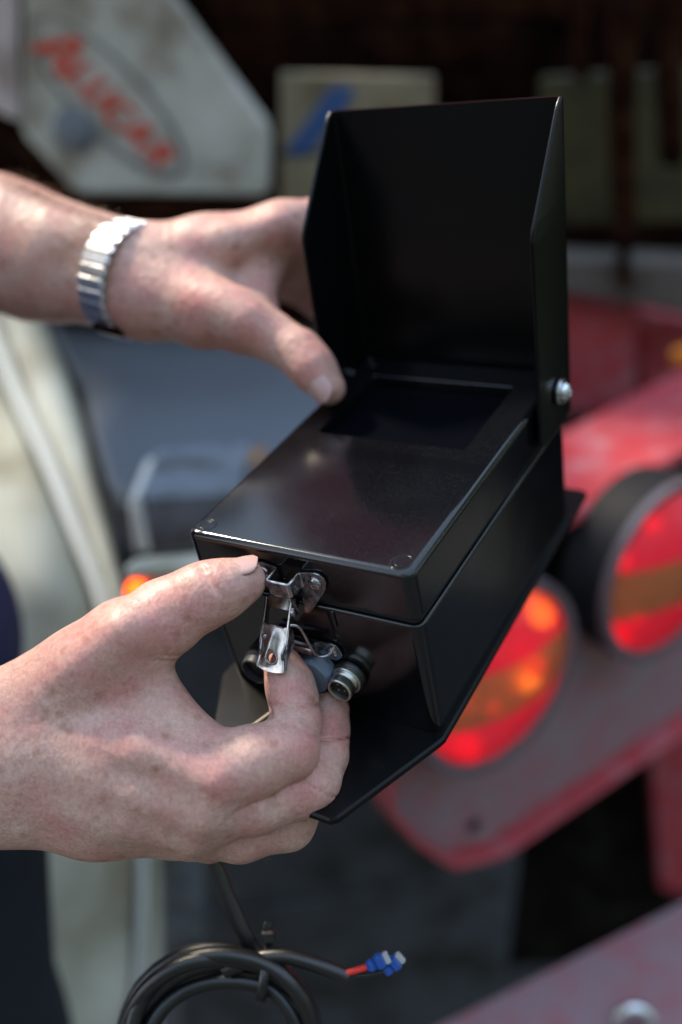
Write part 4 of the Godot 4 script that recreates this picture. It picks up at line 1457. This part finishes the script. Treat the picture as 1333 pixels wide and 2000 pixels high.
# mid, root and free end of the nail; up = outward direction in camera axes
func nail(man: Node3D, core: Vector3, root: Vector3, tip: Vector3, up: Vector3, lift: float, half: float, m: Material) -> void:
	var z := (tip - root).normalized()
	var y := (view * up)
	y = (y - z * y.dot(z)).normalized()
	var x := y.cross(z)
	var mid := core + y * (lift + 0.0004)
	var len := (tip - root).length()
	var s := Shape.new()
	var rings := []
	for i in 11:
		var u := -1.0 + 0.2 * i
		var w := half * pow(max(0.0, 1.0 - pow(absf(u), 3.0)), 0.5) + 0.0001
		var q := PackedVector3Array()
		for k in 11:
			var v := -1.0 + 0.2 * k
			q.append(mid + z * u * len * 0.5 + x * v * w - y * (0.0026 * pow(v * w / half, 2.0) + 0.0007 * u * u))
		for k in range(10, -1, -1):
			var v := -1.0 + 0.2 * k
			q.append(mid + z * u * len * 0.5 + x * v * w - y * (0.0026 * pow(v * w / half, 2.0) + 0.0007 * u * u + 0.0009))
		rings.append(q)
	s.loft(rings)
	put("fingernail", s, m, man)

func J(px: float, py: float, d: float, r: float) -> Array:
	return [at(px, py, d), r]

func right_arm() -> Flesh:
	var f := Flesh.new()
	var elbow := Vector3(-0.42, 1.13, -0.27)
	var shoulder := Vector3(-0.54, 1.40, -0.28)
	# arm: two rows so that the wrist is wider than thick
	f.chain(0, [[shoulder, 0.050], [elbow, 0.043], J(-330, 1470, 0.420, 0.040)])
	f.chain(0, [J(-330, 1440, 0.420, 0.031), J(-20, 1418, 0.408, 0.0195)])
	f.chain(0, [J(-330, 1530, 0.420, 0.031), J(-20, 1545, 0.408, 0.0195)])
	f.chain(0, [J(-20, 1482, 0.402, 0.021), J(70, 1470, 0.398, 0.022)])
	# metacarpals
	f.chain(0, [J(30, 1400, 0.403, 0.0195), J(230, 1440, 0.393, 0.0140), J(425, 1512, 0.380, 0.0128)])
	f.chain(0, [J(30, 1455, 0.400, 0.0200), J(230, 1500, 0.389, 0.0150), J(404, 1580, 0.384, 0.0130)])
	f.chain(0, [J(30, 1520, 0.401, 0.0190), J(210, 1560, 0.394, 0.0150), J(380, 1612, 0.394, 0.0122)])
	f.chain(0, [J(30, 1562, 0.404, 0.0180), J(190, 1592, 0.402, 0.0150), J(340, 1616, 0.406, 0.0115)])
	# tendons and knuckles
	f.chain(0, [J(120, 1430, 0.386, 0.0045), J(280, 1462, 0.374, 0.0040), J(424, 1522, 0.368, 0.0062)])
	f.chain(0, [J(120, 1490, 0.384, 0.0040), J(280, 1548, 0.376, 0.0036), J(398, 1590, 0.372, 0.0058)])
	f.chain(0, [J(120, 1560, 0.386, 0.0040), J(260, 1592, 0.382, 0.0036), J(372, 1622, 0.383, 0.0052)])
	f.chain(0, [J(60, 1372, 0.390, 0.0050), J(160, 1300, 0.380, 0.0042), J(245, 1232, 0.376, 0.0060)])
	# flesh between thumb and index
	f.chain(0, [J(170, 1330, 0.398, 0.0170), J(300, 1370, 0.394, 0.0100), J(392, 1460, 0.388, 0.0105)])
	# thumb
	f.chain(1, [J(110, 1350, 0.402, 0.0185), J(245, 1252, 0.392, 0.0165), J(320, 1212, 0.390, 0.0142), J(398, 1166, 0.388, 0.0122), J(436, 1150, 0.388, 0.0112), J(474, 1135, 0.390, 0.0092)])
	f.chain(1, [J(318, 1190, 0.391, 0.0118), J(398, 1152, 0.388, 0.0100)])
	# index
	f.chain(2, [J(425, 1512, 0.380, 0.0130), J(490, 1490, 0.381, 0.0136), J(562, 1462, 0.385, 0.0118), J(578, 1412, 0.393, 0.0096), J(574, 1368, 0.400, 0.0094), J(566, 1335, 0.404, 0.0092), J(554, 1302, 0.406, 0.0080)])
	# middle
	f.chain(3, [J(404, 1580, 0.386, 0.0128), J(500, 1562, 0.388, 0.0128), J(604, 1532, 0.394, 0.0120), J(628, 1474, 0.402, 0.0104), J(634, 1430, 0.410, 0.0098), J(644, 1388, 0.416, 0.0084)])
	# ring
	f.chain(4, [J(380, 1612, 0.396, 0.0120), J(470, 1622, 0.400, 0.0120), J(562, 1606, 0.406, 0.0108), J(600, 1552, 0.420, 0.0095), J(606, 1500, 0.428, 0.0085)])
	# little finger
	f.chain(5, [J(340, 1616, 0.408, 0.0110), J(410, 1630, 0.414, 0.0105), J(500, 1612, 0.420, 0.0095), J(540, 1565, 0.432, 0.0085)])
	# creases at the joints
	f.crease(at(580, 1377, 0.390), view * Vector3(0.02, 1.0, -0.2), 0.0011, 0.0009, 0.014)
	f.crease(at(540, 1404, 0.392), view * Vector3(0.75, 0.6, 0.0), 0.0010, 0.0014, 0.009)
	f.crease(at(612, 1440, 0.378), view * Vector3(0.5, 0.8, 0.0), 0.0007, 0.0005, 0.010)
	f.crease(at(662, 1444, 0.400), view * Vector3(-0.05, 1.0, -0.2), 0.0007, 0.0011, 0.012)
	for e in [[404, 1128, 0.0006], [412, 1132, 0.0005], [421, 1137, 0.0004], [394, 1124, 0.0004]]:
		f.crease(at(e[0], e[1], 0.378), view * Vector3(0.80, 0.60, 0.1), 0.0006, e[2], 0.010)
	for e in [[368, 1296, 0.0006], [352, 1306, 0.0005]]:
		f.crease(at(e[0], e[1], 0.380), view * Vector3(0.35, 0.95, 0.1), 0.0008, e[2], 0.013)
	for e in [[640, 1500, 0.0004], [648, 1520, 0.0004], [634, 1548, 0.0004]]:
		f.crease(at(e[0], e[1], 0.384), view * Vector3(0.55, 0.83, 0.1), 0.0006, e[2], 0.009)
	f.build(0.00135)
	return f

func left_arm() -> Flesh:
	var f := Flesh.new()
	f.k_palm = 0.012
	f.k_root = 0.010
	f.k_digit = 0.007
	f.k_thumb = 0.016
	var elbow := Vector3(-0.42, 1.28, -0.66)
	var shoulder := Vector3(-0.53, 1.42, -0.63)
	f.chain(0, [[shoulder, 0.050], [elbow, 0.042], J(0, 478, 0.555, 0.0350), J(120, 510, 0.535, 0.0290)])
	f.chain(0, [J(60, 470, 0.545, 0.0250), J(200, 500, 0.525, 0.0190), J(270, 515, 0.518, 0.0185)])
	f.chain(0, [J(60, 545, 0.540, 0.0220), J(200, 565, 0.522, 0.0165), J(280, 582, 0.514, 0.0185)])
	# back of the hand
	f.chain(0, [J(270, 518, 0.518, 0.0190), J(400, 492, 0.516, 0.0165), J(552, 452, 0.518, 0.0142)])
	f.chain(0, [J(290, 540, 0.520, 0.0190), J(420, 520, 0.525, 0.0170), J(550, 480, 0.535, 0.0145)])
	f.chain(0, [J(300, 560, 0.525, 0.0180), J(440, 560, 0.535, 0.0160), J(550, 520, 0.552, 0.0140)])
	f.chain(0, [J(380, 545, 0.514, 0.0140), J(505, 530, 0.516, 0.0085), J(512, 605, 0.502, 0.0080)])
	f.chain(0, [J(330, 500, 0.506, 0.0060), J(440, 478, 0.501, 0.0050), J(545, 440, 0.503, 0.0060)])
	f.chain(0, [J(330, 560, 0.500, 0.0060), J(440, 596, 0.484, 0.0046), J(482, 622, 0.477, 0.0050)])
	# thumb
	f.chain(1, [J(300, 585, 0.510, 0.0185), J(400, 614, 0.498, 0.0160), J(478, 636, 0.489, 0.0128), J(535, 660, 0.483, 0.0106), J(585, 690, 0.477, 0.0103), J(613, 721, 0.473, 0.0096), J(642, 758, 0.471, 0.0082)])
	# fingers reach behind the hood
	f.chain(2, [J(552, 452, 0.518, 0.0135), J(640, 430, 0.528, 0.0120), J(730, 440, 0.520, 0.0105), J(800, 455, 0.508, 0.0090)])
	f.chain(3, [J(550, 480, 0.535, 0.0135), J(650, 480, 0.548, 0.0120), J(750, 495, 0.536, 0.0105), J(820, 510, 0.522, 0.0090)])
	f.chain(4, [J(550, 520, 0.552, 0.0130), J(650, 535, 0.562, 0.0115), J(740, 550, 0.548, 0.0100), J(800, 560, 0.534, 0.0088)])
	f.chain(5, [J(550, 540, 0.558, 0.0120), J(630, 585, 0.572, 0.0105), J(710, 600, 0.560, 0.0090), J(760, 608, 0.546, 0.0080)])
	for e in [[572, 672, 0.00012], [584, 684, 0.00015]]:
		f.crease(at(e[0], e[1], 0.468), view * Vector3(0.7, -0.7, 0.1), 0.0008, e[2], 0.012)
	f.build(0.0020)
	return f

func head() -> Flesh:
	var f := Flesh.new()
	f.k_palm = 0.03
	f.k_thumb = 0.008
	f.chain(0, [[Vector3(-0.550, 1.450, -0.470), 0.062], [Vector3(-0.545, 1.505, -0.510), 0.055]])
	f.chain(0, [[Vector3(-0.530, 1.630, -0.510), 0.082], [Vector3(-0.490, 1.620, -0.510), 0.076]])
	f.chain(0, [[Vector3(-0.480, 1.575, -0.510), 0.060], [Vector3(-0.450, 1.520, -0.510), 0.038]])
	f.chain(1, [[Vector3(-0.417, 1.600, -0.510), 0.009], [Vector3(-0.388, 1.560, -0.510), 0.013]])
	f.chain(2, [[Vector3(-0.520, 1.605, -0.595), 0.010], [Vector3(-0.515, 1.570, -0.590), 0.008]])
	f.chain(3, [[Vector3(-0.520, 1.605, -0.425), 0.010], [Vector3(-0.515, 1.570, -0.430), 0.008]])
	f.crease(Vector3(-0.407, 1.533, -0.510), Vector3(0.3, 1, 0), 0.003, 0.004, 0.032)
	for z in [-0.482, -0.538]: f.crease(Vector3(-0.297, 1.597, z), Vector3(0.3, 1, 0), 0.009, 0.007, 0.022)
	f.build(0.006)
	return f

# short body hair on the forearms and the edge of the hand
func hair(man: Node3D) -> void:
	var hm := mat("body_hair", lin(0.42, 0.27, 0.14), 0.5)
	var s := Shape.new()
	for k in 520:
		var x := rng.randf_range(-20, 205)
		var top := lerpf(352, 432, clampf(x / 190.0, 0, 1))
		var lift := pow(rng.randf(), 1.5)
		var y := top + lift * 120.0 - 3.0
		var d := 0.532 - x * 0.00012 - 0.016 * sin(min(lift, 1.0) * 1.5)
		var p := at(x, y + 6, d)
		var ln := rng.randf_range(0.007, 0.014)
		var dir := view * Vector3(rng.randf_range(0.35, 0.9), rng.randf_range(0.2, 0.8) * (1.0 - lift * 0.8), rng.randf_range(0.1, 0.5)).normalized()
		s.tube(PackedVector3Array([p, p + dir * ln * 0.5, p + dir * ln + view * Vector3(0.001, -0.001, 0)]), PackedFloat32Array([0.00012, 0.0001, 0.00004]), 3, false)
	for k in 170:
		var x := rng.randf_range(10, 520)
		var y := lerpf(1644, 1668, clampf(x / 480.0, 0, 1))
		var p := at(x, y - rng.randf_range(0, 18), 0.398)
		var ln := rng.randf_range(0.0025, 0.0055)
		var dir := view * Vector3(rng.randf_range(0.2, 1.0), rng.randf_range(-0.9, -0.3), rng.randf_range(-0.2, 0.4)).normalized()
		s.tube(PackedVector3Array([p, p + dir * ln * 0.5, p + dir * ln + view * Vector3(0.0008, 0.0004, 0)]), PackedFloat32Array([0.00005, 0.00004, 0.00002]), 3, false)
	var o := put("arm_hair", s, hm, man)
	o.set_meta("kind", "stuff")

func clothes(man: Node3D) -> void:
	var f := Flesh.new()
	f.k_palm = 0.06
	f.chain(0, [[Vector3(-0.355, 0.93, -0.43), 0.115], [Vector3(-0.490, 1.160, -0.380), 0.120], [Vector3(-0.520, 1.410, -0.360), 0.085]])
	f.chain(0, [[Vector3(-0.348, 0.93, -0.585), 0.115], [Vector3(-0.490, 1.120, -0.560), 0.118], [Vector3(-0.505, 1.400, -0.575), 0.088]])
	f.chain(0, [[Vector3(-0.550, 1.420, -0.320), 0.080], [Vector3(-0.495, 1.250, -0.270), 0.068]])
	f.chain(0, [[Vector3(-0.495, 1.400, -0.610), 0.082], [Vector3(-0.510, 1.320, -0.660), 0.064]])
	f.build(0.012)
	var m := ArrayMesh.new()
	flesh_surface(m, f, PackedColorArray())
	put("shirt", m, M.shirt, man)
	var g := Flesh.new()
	g.k_palm = 0.05
	g.chain(0, [[Vector3(-0.305, 0.88, -0.46), 0.115], [Vector3(-0.318, 0.62, -0.46), 0.102], [Vector3(-0.33, 0.35, -0.45), 0.078], [Vector3(-0.36, 0.06, -0.44), 0.062]])
	g.chain(0, [[Vector3(-0.37, 0.87, -0.58), 0.115], [Vector3(-0.39, 0.62, -0.60), 0.095], [Vector3(-0.40, 0.35, -0.61), 0.074], [Vector3(-0.43, 0.06, -0.61), 0.062]])
	g.build(0.012)
	m = ArrayMesh.new()
	flesh_surface(m, g, PackedColorArray())
	put("jeans", m, M.jeans, man)

# ================================================================ wristwatch
func build_watch() -> void:
	var w := thing("wristwatch", "silver link wristwatch on the wrist of the hand behind the hood", "watch")
	var c := at(253, 547, 0.518)
	var ax := (at(300, 560, 0.508) - at(190, 532, 0.530)).normalized()
	var up := (view.y - ax * view.y.dot(ax)).normalized()
	var sd := ax.cross(up)     # towards or away from the camera
	if sd.dot(view.z) < 0: sd = -sd
	var n := 30
	var ry := 0.0292; var rz := 0.0255
	for k in n:
		var a := TAU * k / n
		var o := up * sin(a) * ry + sd * cos(a) * rz
		var tn := (up * cos(a) * ry - sd * sin(a) * rz).normalized()
		var rd := ax.cross(tn)
		if rd.dot(o) < 0: rd = -rd
		var s := Shape.new()
		var gap := TAU * (ry + rz) * 0.5 / n
		s.box(c + o, Vector3(0.0170, 0.0026, gap * 0.96), 0.0005, Basis(ax, rd, ax.cross(rd)))
		for e in [-1.0, 1.0]:
			s.box(c + o + ax * e * 0.0091 - rd * 0.0002, Vector3(0.0012, 0.0020, gap * 0.7), 0.0003, Basis(ax, rd, ax.cross(rd)))
		put("link", s, M.watch_steel, w)
	# case on the back of the wrist
	var o2 := (up * 0.45 - sd * 0.90).normalized()
	var cc := c + o2 * 0.0300
	var bx := Basis(ax, o2, ax.cross(o2))
	var s2 := Shape.new()
	s2.lathe([[0.0150, -0.002], [0.0170, 0.0], [0.0172, 0.004], [0.0160, 0.006], [0.0150, 0.0062]], 36, cc, bx)
	put("case", s2, M.steel, w)
	s2 = Shape.new()
	s2.lathe([[0.0148, 0.0055], [0.0148, 0.0066], [0.0001, 0.0068]], 36, cc, bx)
	put("crystal", s2, M.window, w)
	s2 = Shape.new()
	s2.box(c - up * ry * 0.92 + sd * 0.012 + ax * 0.006, Vector3(0.014, 0.004, 0.012), 0.001, Basis(ax, -up, ax.cross(-up)))
	put("clasp", s2, M.rust_brown, w)
	rebase(w, c)
